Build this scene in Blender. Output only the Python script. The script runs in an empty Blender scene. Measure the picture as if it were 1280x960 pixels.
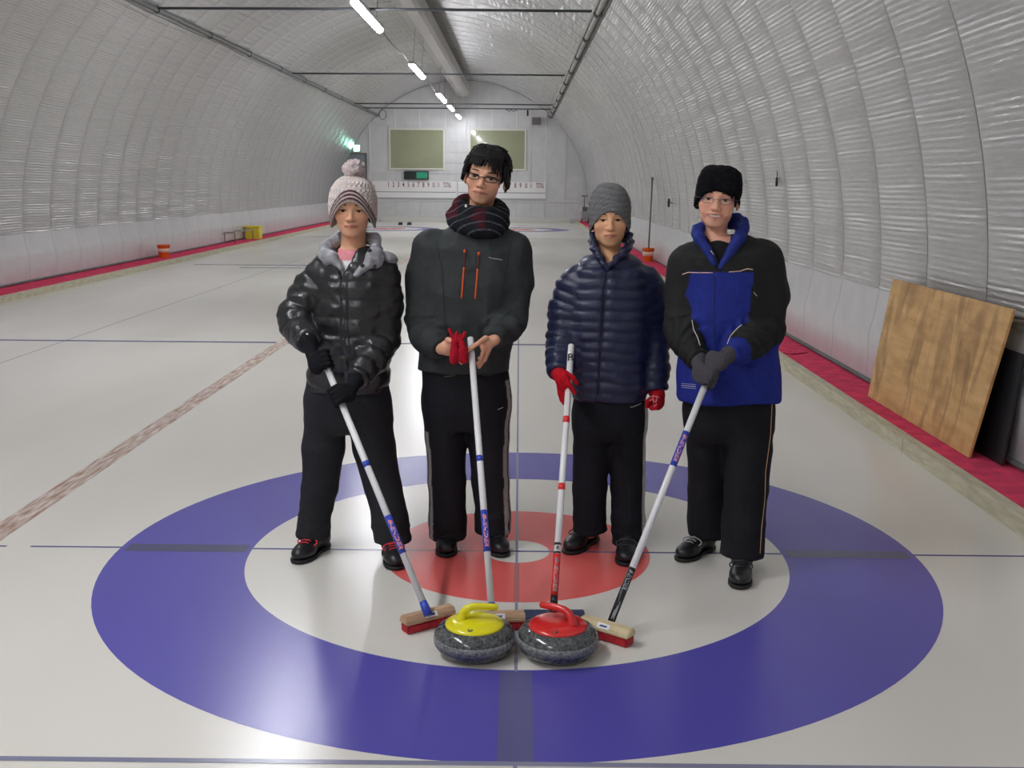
import bpy, bmesh, math, random
import numpy as np
from mathutils import Vector, Matrix
from mathutils.bvhtree import BVHTree

# ------------------------------------------------------------------ camera
SC = bpy.context.scene
COL = SC.collection
FPX, PITCH, YAW, ROLL = 1328.88, 0.18648, -0.0055975, 0.0080392
CAMP = np.array([-0.0021, -4.6779, 1.6681])
def ray(px, py):
    u, v = (px - 640) / FPX, (py - 480) / FPX
    c, s = math.cos(ROLL), math.sin(ROLL)
    u, v = c * u + s * v, -s * u + c * v
    cp, sp = math.cos(PITCH), math.sin(PITCH)
    d = (u, cp - v * sp, -v * cp - sp)
    cy, sy = math.cos(YAW), math.sin(YAW)
    return np.array([d[0] * cy + d[1] * sy, -d[0] * sy + d[1] * cy, d[2]])
def W(px, py, Y):
    """world point on the depth plane Y for a point measured in the photograph"""
    d = ray(px, py)
    return CAMP + d * (Y - CAMP[1]) / d[1]
def G(px, py, z=0.0):
    d = ray(px, py)
    return CAMP + d * (z - CAMP[2]) / d[2]
cam_data = bpy.data.cameras.new('camera')
cam_data.sensor_width = 36.0
cam_data.lens = FPX / 1280 * 36.0
cam_data.clip_end = 200
cam = bpy.data.objects.new('camera', cam_data)
COL.objects.link(cam)
fw = Vector(ray(640, 480)).normalized()
rt = Vector(ray(641, 480) - ray(640, 480)).normalized()
up = rt.cross(fw)
M4 = Matrix((rt, up, -fw)).transposed().to_4x4()
M4.translation = Vector(CAMP)
cam.matrix_world = M4
SC.camera = cam

# ------------------------------------------------------------------ world, exposure
world = bpy.data.worlds.new('world')
SC.world = world
world.use_nodes = True
world.node_tree.nodes['Background'].inputs[0].default_value = (0.6, 0.65, 0.7, 1)
world.node_tree.nodes['Background'].inputs[1].default_value = 0.05
SC.view_settings.view_transform = 'Standard'
SC.view_settings.look = 'None'
SC.view_settings.gamma = 1.0
SC.view_settings.use_curve_mapping = False
SC.view_settings.exposure = 1.2
TUBE_STRENGTH = 42.0

# ------------------------------------------------------------------ materials
def lin(c):
    return tuple((x / 255 / 12.92) if x / 255 <= 0.04045 else ((x / 255 + 0.055) / 1.055) ** 2.4 for x in c)
MATS = {}
def mat(name, rgb=None, rough=0.6, metal=0.0, var=0.0, vscale=20.0, bump=0.0, bscale=60.0, spec=0.5,
        emit=None, estr=0.0, attr=False, stretch=(1, 1, 1), coat=0.0, rgb2=None, sss=0.0, sheen=0.0, detail=4.0):
    if name in MATS:
        return MATS[name]
    m = bpy.data.materials.new(name)
    m.use_nodes = True
    nt = m.node_tree
    b = nt.nodes['Principled BSDF']
    b.inputs['Roughness'].default_value = rough
    b.inputs['Metallic'].default_value = metal
    b.inputs['Specular IOR Level'].default_value = spec
    b.inputs['Coat Weight'].default_value = coat
    b.inputs['Sheen Weight'].default_value = sheen
    if sss:
        b.inputs['Subsurface Weight'].default_value = sss
        b.inputs['Subsurface Radius'].default_value = (0.02, 0.008, 0.004)
        b.inputs['Subsurface Scale'].default_value = 0.5
    tc = nt.nodes.new('ShaderNodeTexCoord')
    mp = nt.nodes.new('ShaderNodeMapping')
    mp.inputs['Scale'].default_value = stretch
    nt.links.new(tc.outputs['Object'], mp.inputs[0])
    src = None
    if attr:
        at_ = nt.nodes.new('ShaderNodeAttribute'); at_.attribute_name = 'Col'
        src = at_.outputs['Color']
    else:
        c = lin(rgb)
        b.inputs['Base Color'].default_value = (*c, 1)
    if var > 0:
        n = nt.nodes.new('ShaderNodeTexNoise')
        n.inputs['Scale'].default_value = vscale
        n.inputs['Detail'].default_value = detail
        nt.links.new(mp.outputs[0], n.inputs['Vector'])
        mx = nt.nodes.new('ShaderNodeMix'); mx.data_type = 'RGBA'
        rp = nt.nodes.new('ShaderNodeMapRange')
        rp.inputs[1].default_value = 0.35; rp.inputs[2].default_value = 0.65
        nt.links.new(n.outputs[0], rp.inputs[0])
        nt.links.new(rp.outputs[0], mx.inputs[0])
        if rgb2 is not None:
            mx.inputs[6].default_value = (*lin(rgb), 1); mx.inputs[7].default_value = (*lin(rgb2), 1)
        else:
            mx.blend_type = 'MULTIPLY'
            rp.inputs[3].default_value = 0.0; rp.inputs[4].default_value = 1.0
            if src is not None:
                nt.links.new(src, mx.inputs[6])
            else:
                mx.inputs[6].default_value = (*lin(rgb), 1)
            mx.inputs[7].default_value = (1 - var, 1 - var, 1 - var, 1)
        src = mx.outputs[2]
    if src is not None:
        nt.links.new(src, b.inputs['Base Color'])
    if bump > 0:
        n2 = nt.nodes.new('ShaderNodeTexNoise')
        n2.inputs['Scale'].default_value = bscale
        n2.inputs['Detail'].default_value = 3
        nt.links.new(mp.outputs[0], n2.inputs['Vector'])
        bp = nt.nodes.new('ShaderNodeBump')
        bp.inputs['Strength'].default_value = bump
        bp.inputs['Distance'].default_value = 0.01
        nt.links.new(n2.outputs[0], bp.inputs['Height'])
        nt.links.new(bp.outputs[0], b.inputs['Normal'])
    if emit is not None:
        b.inputs['Emission Color'].default_value = (*lin(emit), 1)
        b.inputs['Emission Strength'].default_value = estr
    MATS[name] = m
    return m

# ------------------------------------------------------------------ object helpers
def tag(o, label=None, cat=None, group=None, kind=None):
    if label: o['label'] = label
    if cat: o['category'] = cat
    if group: o['group'] = group
    if kind: o['kind'] = kind
    return o
def link(name, me, m=None, parent=None):
    o = bpy.data.objects.new(name, me)
    COL.objects.link(o)
    if m is not None and me is not None and not me.materials:
        me.materials.append(m)
    if parent is not None:
        o.parent = parent
        o.matrix_parent_inverse = Matrix.Translation(parent.location).inverted() if parent.rotation_euler[:] == (0, 0, 0) else parent.matrix_basis.inverted()
    return o
def empty(name, loc=(0, 0, 0)):
    o = bpy.data.objects.new(name, None)
    o.empty_display_size = 0.1
    COL.objects.link(o)
    o.location = loc
    return o
def tomesh(name, v, f, smooth=False, col=None):
    me = bpy.data.meshes.new(name)
    v = np.asarray(v, dtype=np.float32)
    if isinstance(f, np.ndarray):
        nf, k = f.shape
        me.vertices.add(len(v)); me.vertices.foreach_set('co', v.ravel())
        me.loops.add(nf * k); me.loops.foreach_set('vertex_index', f.astype(np.int32).ravel())
        me.polygons.add(nf)
        me.polygons.foreach_set('loop_start', np.arange(0, nf * k, k, dtype=np.int32))
        me.update(calc_edges=True)
    else:
        me.from_pydata([tuple(map(float, p)) for p in v], [], f)
        me.update()
    if smooth:
        me.polygons.foreach_set('use_smooth', np.ones(len(me.polygons), dtype=bool))
    if col is not None:
        a = me.attributes.new('Col', 'FLOAT_COLOR', 'POINT')
        c = np.ones((len(v), 4), dtype=np.float32); c[:, :3] = col
        a.data.foreach_set('color', c.ravel())
    return me
class MB:
    """collects simple shapes into one mesh"""
    def __init__(s): s.v = []; s.f = []
    def add(s, v, f):
        o = len(s.v); s.v += [tuple(map(float, p)) for p in v]; s.f += [tuple(i + o for i in q) for q in f]; return s
    def box(s, lo, hi):
        x0, y0, z0 = lo; x1, y1, z1 = hi
        return s.add([(x0,y0,z0),(x1,y0,z0),(x1,y1,z0),(x0,y1,z0),(x0,y0,z1),(x1,y0,z1),(x1,y1,z1),(x0,y1,z1)],
                     [(3,2,1,0),(4,5,6,7),(0,1,5,4),(1,2,6,5),(2,3,7,6),(3,0,4,7)])
    def hexa(s, p):
        return s.add(p, [(3,2,1,0),(4,5,6,7),(0,1,5,4),(1,2,6,5),(2,3,7,6),(3,0,4,7)])
    def tube(s, pts, r, n=10, cap=True):
        pts = [Vector(p) for p in pts]
        rs = r if isinstance(r, (list, tuple)) else [r] * len(pts)
        rings = []
        prev = None
        for i, p in enumerate(pts):
            t = (pts[min(i + 1, len(pts) - 1)] - pts[max(i - 1, 0)]).normalized()
            if prev is None:
                a = Vector((0, 0, 1)) if abs(t.z) < 0.9 else Vector((1, 0, 0))
                u = t.cross(a).normalized()
            else:
                u = (prev - t * prev.dot(t)).normalized()
            prev = u
            w = t.cross(u)
            rings.append([p + (u * math.cos(2 * math.pi * k / n) + w * math.sin(2 * math.pi * k / n)) * rs[i] for k in range(n)])
        v = [q for rg in rings for q in rg]
        f = []
        for i in range(len(pts) - 1):
            for k in range(n):
                f.append((i*n+k, i*n+(k+1) % n, (i+1)*n+(k+1) % n, (i+1)*n+k))
        if cap:
            f.append(tuple(range(n-1, -1, -1))); f.append(tuple((len(pts)-1)*n+k for k in range(n)))
        return s.add(v, f)
    def lathe(s, prof, n=48, c=(0, 0, 0)):
        v = []; f = []
        for r, z in prof:
            for k in range(n):
                a = 2 * math.pi * k / n
                v.append((c[0] + r * math.cos(a), c[1] + r * math.sin(a), c[2] + z))
        for i in range(len(prof) - 1):
            for k in range(n):
                f.append((i*n+k, i*n+(k+1) % n, (i+1)*n+(k+1) % n, (i+1)*n+k))
        f.append(tuple(range(n-1, -1, -1))); f.append(tuple((len(prof)-1)*n+k for k in range(n)))
        return s.add(v, f)
    def build(s, name, m, parent=None, smooth=False, bevel=0.0, seg=2, auto=False):
        me = tomesh(name, s.v, s.f, smooth)
        if bevel:
            bm = bmesh.new(); bm.from_mesh(me)
            bmesh.ops.bevel(bm, geom=bm.edges[:], offset=bevel, segments=seg, affect='EDGES', profile=0.6)
            bm.to_mesh(me); bm.free()
        if auto:
            me.polygons.foreach_set('use_smooth', np.ones(len(me.polygons), dtype=bool))
            me.set_sharp_from_angle(angle=math.radians(40))
        return link(name, me, m, parent)
def text_mesh(body, size, align='CENTER', shear=0.0, spacing=1.0, extrude=0.0, bold=0.0):
    """returns (verts Nx3, faces) of the lettering in its own x-y plane"""
    cu = bpy.data.curves.new('t', 'FONT')
    cu.body = body; cu.size = size; cu.align_x = align; cu.align_y = 'CENTER'; cu.shear = shear
    cu.space_character = spacing; cu.extrude = extrude; cu.offset = bold
    cu.resolution_u = 3
    o = bpy.data.objects.new('t', cu); COL.objects.link(o)
    bpy.context.view_layer.update()
    me = o.to_mesh()
    v = np.array([q.co[:] for q in me.vertices]); f = [tuple(p.vertices) for p in me.polygons]
    o.to_mesh_clear()
    bpy.data.objects.remove(o); bpy.data.curves.remove(cu)
    return v, f
rng = random.Random(7)
# ================================================================== the hall
YN, YF = -9.0, 42.0                 # back wall behind the camera, far wall
XC = -2.40                          # ridge line of the vault
AX, BZ, Z0 = 5.33, 5.10, 0.85       # vault: half width, rise, spring height
def arch(t):                        # t: angle from the spring line
    return AX * math.cos(t), Z0 + BZ * math.sin(t)
M_ice = bpy.data.materials.new('ice')
def ice_material(name, rgb, dirt, rough=0.24):
    m = bpy.data.materials.new(name); m.use_nodes = True
    nt = m.node_tree; b = nt.nodes['Principled BSDF']
    tc = nt.nodes.new('ShaderNodeTexCoord')
    def noise(scale, det, st=(1, 1, 1)):
        mp = nt.nodes.new('ShaderNodeMapping'); mp.inputs['Scale'].default_value = st
        nt.links.new(tc.outputs['Object'], mp.inputs[0])
        n = nt.nodes.new('ShaderNodeTexNoise'); n.inputs['Scale'].default_value = scale; n.inputs['Detail'].default_value = det
        nt.links.new(mp.outputs[0], n.inputs['Vector']); return n.outputs[0]
    def ramp(s, a, b_, c, d):
        r = nt.nodes.new('ShaderNodeMapRange')
        for i, x in enumerate((a, b_, c, d)): r.inputs[i + 1].default_value = x
        nt.links.new(s, r.inputs[0]); return r.outputs[0]
    mx = nt.nodes.new('ShaderNodeMix'); mx.data_type = 'RGBA'
    mx.inputs[6].default_value = (*lin(rgb), 1); mx.inputs[7].default_value = (*lin(dirt), 1)
    nt.links.new(ramp(noise(0.9, 2, (1.2, 0.35, 1)), 0.3, 0.8, 0.0, 1.0), mx.inputs[0])
    nt.links.new(mx.outputs[2], b.inputs['Base Color'])
    b.inputs['Roughness'].default_value = rough
    b.inputs['Specular IOR Level'].default_value = 0.35
    bp = nt.nodes.new('ShaderNodeBump'); bp.inputs['Strength'].default_value = 0.10; bp.inputs['Distance'].default_value = 0.003
    nt.links.new(noise(90, 2), bp.inputs['Height']); nt.links.new(bp.outputs[0], b.inputs['Normal'])
    return m
M_ice = ice_material('ice', (224, 221, 211), (213, 209, 199))
M_blue = ice_material('ice_blue', (92, 86, 172), (82, 76, 162))
M_red = ice_material('ice_red', (230, 106, 100), (222, 96, 92))
M_line = ice_material('ice_line', (124, 126, 150), (138, 138, 158))
M_lineb = ice_material('ice_line_blue', (84, 84, 130), (90, 92, 140))
M_grey = ice_material('ice_grey', (74, 76, 108), (82, 80, 122))
M_greyred = ice_material('ice_grey_red', (168, 92, 94), (180, 92, 92))
M_tape = ice_material('ice_tape', (96, 98, 128), (90, 86, 138))

floor = MB().box((-7.05, YN, -0.2), (2.45, YF, 0.0)).build('floor', M_ice)
tag(floor, 'white pebbled curling ice sheet with painted rings and lines', 'floor', kind='structure')
def ring(name, c, r0, r1, z, m, n=128):
    v = []; f = []
    for k in range(n):
        a = 2 * math.pi * k / n
        v.append((c[0] + r1 * math.cos(a), c[1] + r1 * math.sin(a), z))
        if r0 > 0: v.append((c[0] + r0 * math.cos(a), c[1] + r0 * math.sin(a), z))
    if r0 > 0:
        for k in range(n):
            q = (k + 1) % n
            f.append((2*k, 2*q, 2*q+1, 2*k+1))
    else:
        f.append(tuple(range(n)))
    return link(name, tomesh(name, v, f), m, floor)
def house(cx, cy):
    ring('blue_ring', (cx, cy), 1.22, 1.83, 0.0004, M_blue)
    ring('red_ring', (cx, cy), 0.15, 0.61, 0.0004, M_red)
house(0, 0); house(0, 34.75); house(-4.78, 34.75); house(-4.78, 0)
def strip(name, x0, y0, x1, y1, m, z=0.0008):
    return link(name, tomesh(name, [(x0, y0, z), (x1, y0, z), (x1, y1, z), (x0, y1, z)], [(0, 1, 2, 3)]), m, floor)
for sx in (0.0, -4.78):
    strip('centre_line', sx - 0.006, -3.6, sx + 0.006, 38.4, M_line)
    for ty in (0.0, 34.75):
        strip('tee_line', sx - 2.25, ty - 0.009, sx + 2.42, ty + 0.009, M_lineb)
    for hy in (6.4, 28.35):
        strip('hog_line', sx - 2.42, hy - 0.045, sx + 2.42, hy + 0.045, M_lineb)
    for by in (-1.83, 36.58):
        strip('back_line', sx - 2.42, by - 0.012, sx + 2.42, by + 0.012, M_line, 0.0012)
strip('number_line', -6.6, 16.85, -2.75, 17.0, M_lineb); strip('number_line', -5.5, 16.2, -4.2, 16.32, M_lineb)
# broad dark tapes under the ice where the lines cross the rings
strip('tape', -1.80, -0.05, -1.24, 0.05, M_grey, 0.0010)
strip('tape', 1.24, -0.05, 1.80, 0.05, M_grey, 0.0010)
strip('tape', -0.055, -1.82, 0.055, -1.23, M_tape, 0.0010)
strip('tape', -0.012, -0.60, 0.012, -0.16, M_greyred, 0.0010)
strip('tape', -0.60, -0.012, -0.16, 0.012, M_greyred, 0.0010)
# worn timber divider between the two sheets, frozen flush into the ice
M_div = mat('divider_wood', (150, 112, 88), 0.45, var=1.0, vscale=5.0, rgb2=(216, 206, 196), stretch=(9, 1.1, 1), detail=6)
tag(MB().box((-2.555, YN + .1, -0.01), (-2.425, YF - 2, 0.0015)).build('divider_board', M_div),
    'worn brown timber strip dividing the two ice sheets', 'board')

# kerbs, carpets, wall bases
M_kerb = mat('kerb_wood', (204, 198, 170), 0.6, var=0.25, vscale=6, stretch=(6, 1, 6), bump=0.2, bscale=40)
M_carpet = mat('red_carpet', (236, 78, 112), 0.95, var=0.25, vscale=9, bump=0.5, bscale=300, spec=0.1)
M_base = mat('base_trim', (110, 112, 110), 0.5, var=0.3, vscale=10)
for nm, x0, x1, side in (('right', 2.45, 2.53, 1), ('left', -7.13, -7.05, -1)):
    k = empty('kerb', ((x0 + x1) / 2, 0, 0))
    tag(k, 'long beige timber kerb along the ice beside the %s wall' % nm, 'kerb')
    y = YN
    while y < YF - 0.1:
        y2 = min(y + 3.64, YF)
        MB().box((x0, y + 0.004, -0.05), (x1, y2 - 0.004, 0.095)).build('timber', M_kerb, k, bevel=0.006)
        y = y2
    xa, xb = (2.53, 2.90) if side > 0 else (-7.70, -7.13)
    c = MB().box((xa, YN, -0.05), (xb, YF, 0.085)).build('carpet_strip', M_carpet)
    tag(c, 'red carpet walkway along the foot of the %s wall' % nm, 'carpet')
tag(MB().tube([(2.872, YN, .105), (2.872, YF, .105)], .02, 8).build('baseboard_right', M_base, smooth=True), 'grey pipe trim along the foot of the right wall', 'trim', kind='structure')
tag(MB().tube([(-7.67, YN, .105), (-7.67, YF, .105)], .02, 8).build('baseboard_left', M_base, smooth=True), 'grey pipe trim along the foot of the left wall', 'trim', kind='structure')
# a torn seam in the carpet
MB().tube([G(977, 441, .087), G(990, 443, .087), G(1001, 442, .087), G(1010, 440.5, .087)], [.002, .008, .008, .002], 6).build('torn_seam', mat('carpet_dark', (120, 24, 44), 0.95), COL.objects['carpet_strip'])

# quilted foil insulation: one mesh per strip kind, a strip object for each metre of hall
M_foil = mat('foil', (190, 190, 188), 0.25, metal=0.4, var=0.10, vscale=5, bump=0.35, bscale=9, stretch=(5, 1.4, 12), spec=0.5)
M_back = mat('vault_back', (120, 122, 120), 0.8)
M_skirt = mat('skirt_film', (214, 214, 214), 0.30, metal=0.25, var=0.08, vscale=4, bump=0.05, bscale=5)
T1 = math.acos(3.72 / AX)            # angle of the purlin
def panel_mesh(name, t0, t1, side, seed, rows, cols=9, w=1.0, amp=0.0034):
    r = np.random.RandomState(seed)
    ts = np.linspace(t0, t1, rows); us = np.linspace(0, 1, cols)
    ln = np.concatenate([[0], np.cumsum([math.dist(arch(a), arch(b)) for a, b in zip(ts[:-1], ts[1:])])])
    ph = np.cumsum(r.uniform(0.75, 1.3, rows)) * (2 * math.pi * (ln[1] - ln[0]) / 0.042)
    A = amp * np.repeat(r.uniform(0.2, 1.3, rows // 6 + 1), 6)[:rows]
    v = []; f = []
    off = r.uniform(-1, 1, cols).cumsum() * 0.5
    mod = r.uniform(0.3, 1.2, (rows // 5 + 1, cols)).repeat(5, 0)[:rows]
    for i, t in enumerate(ts):
        x, z = arch(t)
        nx, nz = math.cos(t) / AX, math.sin(t) / BZ
        L = math.hypot(nx, nz); nx /= L; nz /= L
        for j, u in enumerate(us):
            bul = 0.007 * (1 - (2 * u - 1) ** 6) + A[i] * mod[i, j] * math.sin(ph[i] + off[j])
            if j in (0, cols - 1): bul = -0.006
            v.append(((x - nx * bul) * side, 0.005 + (w - 0.010) * u, z - nz * bul))
    for i in range(rows - 1):
        for j in range(cols - 1):
            q = (i*cols+j, i*cols+j+1, (i+1)*cols+j+1, (i+1)*cols+j)
            f.append(q if side < 0 else q[::-1])
    me = tomesh(name, v, f, True); me.materials.append(M_foil)
    return me
def shell(name, t0, t1, n, label, side=1, low=None, d=0.05, cat='wall'):
    v = []; f = []
    prof = [arch(t0 + (t1 - t0) * i / n) for i in range(n + 1)]
    prof = [(x + d * (x / AX), z + d * max(0, (z - Z0) / BZ)) for x, z in prof]
    if low is not None: prof = [(prof[0][0], low)] + prof
    m = len(prof)
    for y in (YN, YF):
        for x, z in prof: v.append((XC + side * x, y, z))
    for i in range(m - 1): f.append((i, i + 1, m + i + 1, m + i))
    o = link(name, tomesh(name, v, f, True), M_back)
    return tag(o, label, cat, kind='structure')
wall_r = shell('wall_right', 0, T1, 24, 'silver quilted foil vault wall on the right side of the hall', 1, -0.1)
wall_l = shell('wall_left', 0, T1, 24, 'silver quilted foil vault wall on the left side of the hall', -1, -0.1)
ceil = shell('ceiling', T1, math.pi - T1, 40, 'silver quilted foil vaulted ceiling above the purlins', 1, None, cat='ceiling')
side_v = {s: [panel_mesh('insulation_panel', 0.0, T1, s, 11 + i + (5 if s < 0 else 0), 720) for i in range(3)] for s in (1, -1)}
top_v = [panel_mesh('ceiling_panel', T1, math.pi - T1, 1, 31 + i, 260, amp=0.008) for i in range(2)]
skirt = {}
for s in (1, -1):
    a = 5.28
    v = []; f = []
    prof = [(a, 0.085), (a, 0.30), (a - 0.006, 0.46), (a + 0.004, 0.53), (a + 0.03, 0.62), (a + 0.045, 0.76), (a + 0.06, 0.87)]
    for x, z in prof: v += [(s * x, 0.003, z), (s * (x - 0.006), 0.5, z), (s * x, 0.997, z)]
    for i in range(len(prof) - 1):
        for j in range(2):
            q = (3*i+j, 3*i+j+1, 3*i+3+j+1, 3*i+3+j); f.append(q if s < 0 else q[::-1])
    me = tomesh('skirt_panel', v, f, True); me.materials.append(M_skirt); skirt[s] = me
for i in range(int(YF - YN)):
    y = YN + i
    for s, par in ((1, wall_r), (-1, wall_l)):
        o = link('insulation_panel', side_v[s][i % 3], None, par); o.location = (XC, y, 0)
        o = link('skirt_panel', skirt[s], None, par); o.location = (XC, y, 0)
    o = link('ceiling_panel', top_v[i % 2], None, ceil); o.location = (XC, y, 0)

# end walls
M_endw = mat('end_wall', (206, 207, 206), 0.45, metal=0.1, var=0.06, vscale=2)
M_endp = mat('end_panel', (214, 215, 214), 0.38, metal=0.2, var=0.08, vscale=3, bump=0.15, bscale=6)
M_white = mat('white_paint', (228, 228, 226), 0.5)
def vault_z(x):
    q = 1 - ((x - XC) / AX) ** 2
    return Z0 + BZ * math.sqrt(max(q, 0))
def endwall(name, y, label, th=0.1):
    n = 48; v = []; f = []
    outline = [(XC - AX, -0.1), (XC + AX, -0.1)] + [(XC + arch(math.pi * i / n)[0], arch(math.pi * i / n)[1]) for i in range(n + 1)]
    for yy in (y, y + th): v += [(x, yy, z) for x, z in outline]
    m = len(outline); f.append(tuple(range(m))); f.append(tuple(range(2 * m - 1, m - 1, -1)))
    for i in range(m): f.append((i, i + m, (i + 1) % m + m, (i + 1) % m))
    return tag(link(name, tomesh(name, v, f), M_endw), label, 'wall', kind='structure')
wall_f = endwall('wall_far', YF + 0.02, 'white panelled end wall with two windows at the far end')
wall_b = endwall('wall_back', YN - 0.12, 'white end wall behind the viewpoint')
# far wall panels between narrow joints, following the vault at the top
xs_p = [-7.6, -6.45, -5.35, -4.3, -3.2, -2.75, -2.3, -1.85, -1.2, -0.15, 0.5, 1.1, 2.0, 2.75]
for a, b in zip(xs_p[:-1], xs_p[1:]):
    cuts = [0.0, 0.95, 2.05, 4.05] if b - a > 0.55 else [0.0, 0.95, 1.6, 2.05, 2.5, 2.95, 3.4, 4.05]
    for c0, c1 in zip(cuts, cuts[1:] + [None]):
        za = (vault_z(a) if c1 is None else c1); zb = (vault_z(b) if c1 is None else c1)
        za, zb = min(za, vault_z(a)) - 0.015, min(zb, vault_z(b)) - 0.015
        if min(za, zb) < c0 + 0.1: continue
        g = 0.018
        MB().hexa([(a+g, YF, c0+.01), (b-g, YF, c0+.01), (b-g, YF+.03, c0+.01), (a+g, YF+.03, c0+.01),
                   (a+g, YF, za), (b-g, YF, zb), (b-g, YF+.03, zb), (a+g, YF+.03, za)]).build('wall_panel', M_endp, wall_f)
for x in (-6.45, -5.35, -4.3, -3.2, -2.3, -1.2, -0.15, 1.1):
    MB().box((x - .02, YF - .012, 3.95 if -6 < x < 1 else 1.7), (x + .02, YF + .01, 4.75 if x > -6 else 4.5)).build('joint_strip', M_white, wall_f)
MB().box((-6.0, YF - 0.10, 0.0), (2.2, YF, 0.20)).build('bumper', mat('bumper', (216, 214, 206), 0.5), wall_f, bevel=0.01)
MB().box((-7.0, YF - 0.03, 0.90), (2.6, YF, 0.95)).build('rail', M_white, wall_f)

# windows: white frame, dull green pane that mirrors the lamps
M_pane = mat('window_pane', (158, 162, 132), 0.06, metal=0.0, spec=0.6, var=0.06, vscale=2)
for i, (x0, x1) in enumerate(((-5.56, -3.30), (-2.12, 0.20))):
    z0, z1 = 2.28, 3.88
    w = empty('window_%d' % (i + 1), ((x0 + x1) / 2, YF, z0))
    tag(w, '%s dull green window with a thin cream frame in the far wall' % ('left-hand' if i == 0 else 'right-hand'), 'window', kind='structure')
    MB().box((x0, YF - 0.02, z0), (x1, YF - 0.004, z1)).build('pane', M_pane, w)
    fr = mat('window_frame', (222, 222, 206), 0.5); t = 0.06
    MB().box((x0 - t, YF - .05, z1), (x1 + t, YF - .001, z1 + t)).build('frame_bar', fr, w)
    MB().box((x0 - t, YF - .05, z0 - t), (x1 + t, YF - .001, z0)).build('frame_bar', fr, w)
    MB().box((x0 - t, YF - .05, z0), (x0, YF - .001, z1)).build('frame_bar', fr, w)
    MB().box((x1, YF - .05, z0), (x1 + t, YF - .001, z1)).build('frame_bar', fr, w)
# door with an exit sign above
dx0, dx1 = -7.42, -6.58
d = empty('door_1', ((dx0 + dx1) / 2, YF, 0.0))
tag(d, 'grey metal door below the lit exit sign in the far wall', 'door', kind='structure')
MB().box((dx0 + .06, YF - 0.03, 0.1), (dx1 - .06, YF - .002, 2.84)).build('door_leaf', mat('door_grey', (138, 144, 150), 0.5, var=.1, vscale=3), d)
fm = mat('door_frame', (104, 104, 100), 0.5)
MB().box((dx0, YF - .06, .0), (dx0 + .06, YF - .001, 2.9)).build('frame_bar', fm, d)
MB().box((dx1 - .06, YF - .06, .0), (dx1, YF - .001, 2.9)).build('frame_bar', fm, d)
MB().box((dx0 + .06, YF - .06, 2.84), (dx1 - .06, YF - .001, 2.9)).build('frame_bar', fm, d)
MB().tube([(dx1 - .14, YF - .05, 1.2), (dx1 - .26, YF - .05, 1.2)], .015, 8).build('door_handle', M_base, d)
e = empty('exit_sign', (-7.0, YF - .04, 2.95))
tag(e, 'lit green and white exit sign above the grey door', 'sign')
MB().box((-7.14, YF - .10, 2.96), (-6.86, YF - .002, 3.24)).build('housing', M_white, e, bevel=.01)
MB().box((-7.12, YF - .108, 2.98), (-6.88, YF - .10, 3.22)).build('face', mat('exit_face', (150, 240, 215), 0.4, emit=(170, 255, 225), estr=6.0), e)
# running figure of the sign
mg = mat('exit_green', (20, 140, 90), 0.4)
fig = MB()
fig.box((-7.015, YF - .112, 3.15), (-6.985, YF - .108, 3.18))
for a, b in (((-7.0, 3.14), (-7.02, 3.08)), ((-7.02, 3.08), (-6.97, 3.03)), ((-7.02, 3.08), (-7.07, 3.02)), ((-7.0, 3.13), (-6.95, 3.10)), ((-7.0, 3.13), (-7.06, 3.11))):
    fig.tube([(a[0], YF - .11, a[1]), (b[0], YF - .11, b[1])], .009, 6)
fig.build('running_figure', mg, e)

# purlin pipes, tie rods, duct, lamps
M_pipe = mat('pipe_grey', (112, 114, 112), 0.5, metal=0.3, var=0.2, vscale=8)
M_pipew = mat('pipe_white', (168, 168, 162), 0.5, var=0.25, vscale=5)
M_wire = mat('black_rubber', (34, 34, 36), 0.6)
PX = 3.68; PZ = Z0 + BZ * math.sqrt(1 - (PX / AX) ** 2) - 0.07
for s, nm in ((-1, 'left'), (1, 'right')):
    x = XC + s * PX
    p = empty('purlin_pipe', (x, 0, PZ)); tag(p, 'long purlin pipe under the %s edge of the vaulted ceiling' % nm, 'pipe')
    MB().tube([(x, YN, PZ), (x, YF, PZ)], .045, 12, False).build('pipe', M_pipe if s < 0 else M_pipew, p, smooth=True)
    if s > 0:
        for dx_, dz_, r_ in ((.09, -.02, .03), (-.07, .03, .025)):
            MB().tube([(x + dx_, YN, PZ + dz_), (x + dx_, YF, PZ + dz_)], r_, 8, False).build('pipe', M_pipew if dx_ < 0 else M_pipe, p, smooth=True)
    else:
        MB().tube([(x + .02, YN, PZ - .1)] + [(x + .02 + .02 * math.sin(i * 2.1), YN + i * 1.5, PZ - .10 - .02 * math.sin(i * 1.7)) for i in range(1, 34)], .012, 6).build('cable', M_pipe, p, smooth=True)
    y = YN + 1.2
    while y < YF:
        c = MB()
        c.tube([(x, y - .05, PZ), (x, y + .05, PZ)], .065 if s < 0 else .09, 10)
        c.tube([(x, y, PZ), (x + s * .1, y, PZ + .12)], .02, 6)
        c.build('clamp', M_pipe if s < 0 else M_base, p)
        y += 3.1
for y in (-4.0, 3.2, 13.7, 24.3, 35.0, 37.3):
    o = MB().tube([(XC - PX + .07, y, PZ), (XC, y, PZ + .01), (XC + PX - .115, y, PZ)], .022, 8).build('tie_rod', mat('rod', (92, 95, 100), 0.5, metal=.3), smooth=True)
    nth = {13.7: 'nearest in view', 24.3: 'second in view', 35.0: 'third in view', 37.3: 'farthest, close to the end wall'}.get(y, 'overhead before the picture' if y > 0 else 'overhead behind the viewpoint')
    tag(o, 'thin grey tie rod across the vault, %s' % nth, 'tie rod', 'tie rods across the vault')
dct = empty('ceiling_duct', (XC, 9, 5.3)); tag(dct, 'long white sagging duct hanging below the ridge of the vault', 'duct')
yy = 4.0
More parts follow.
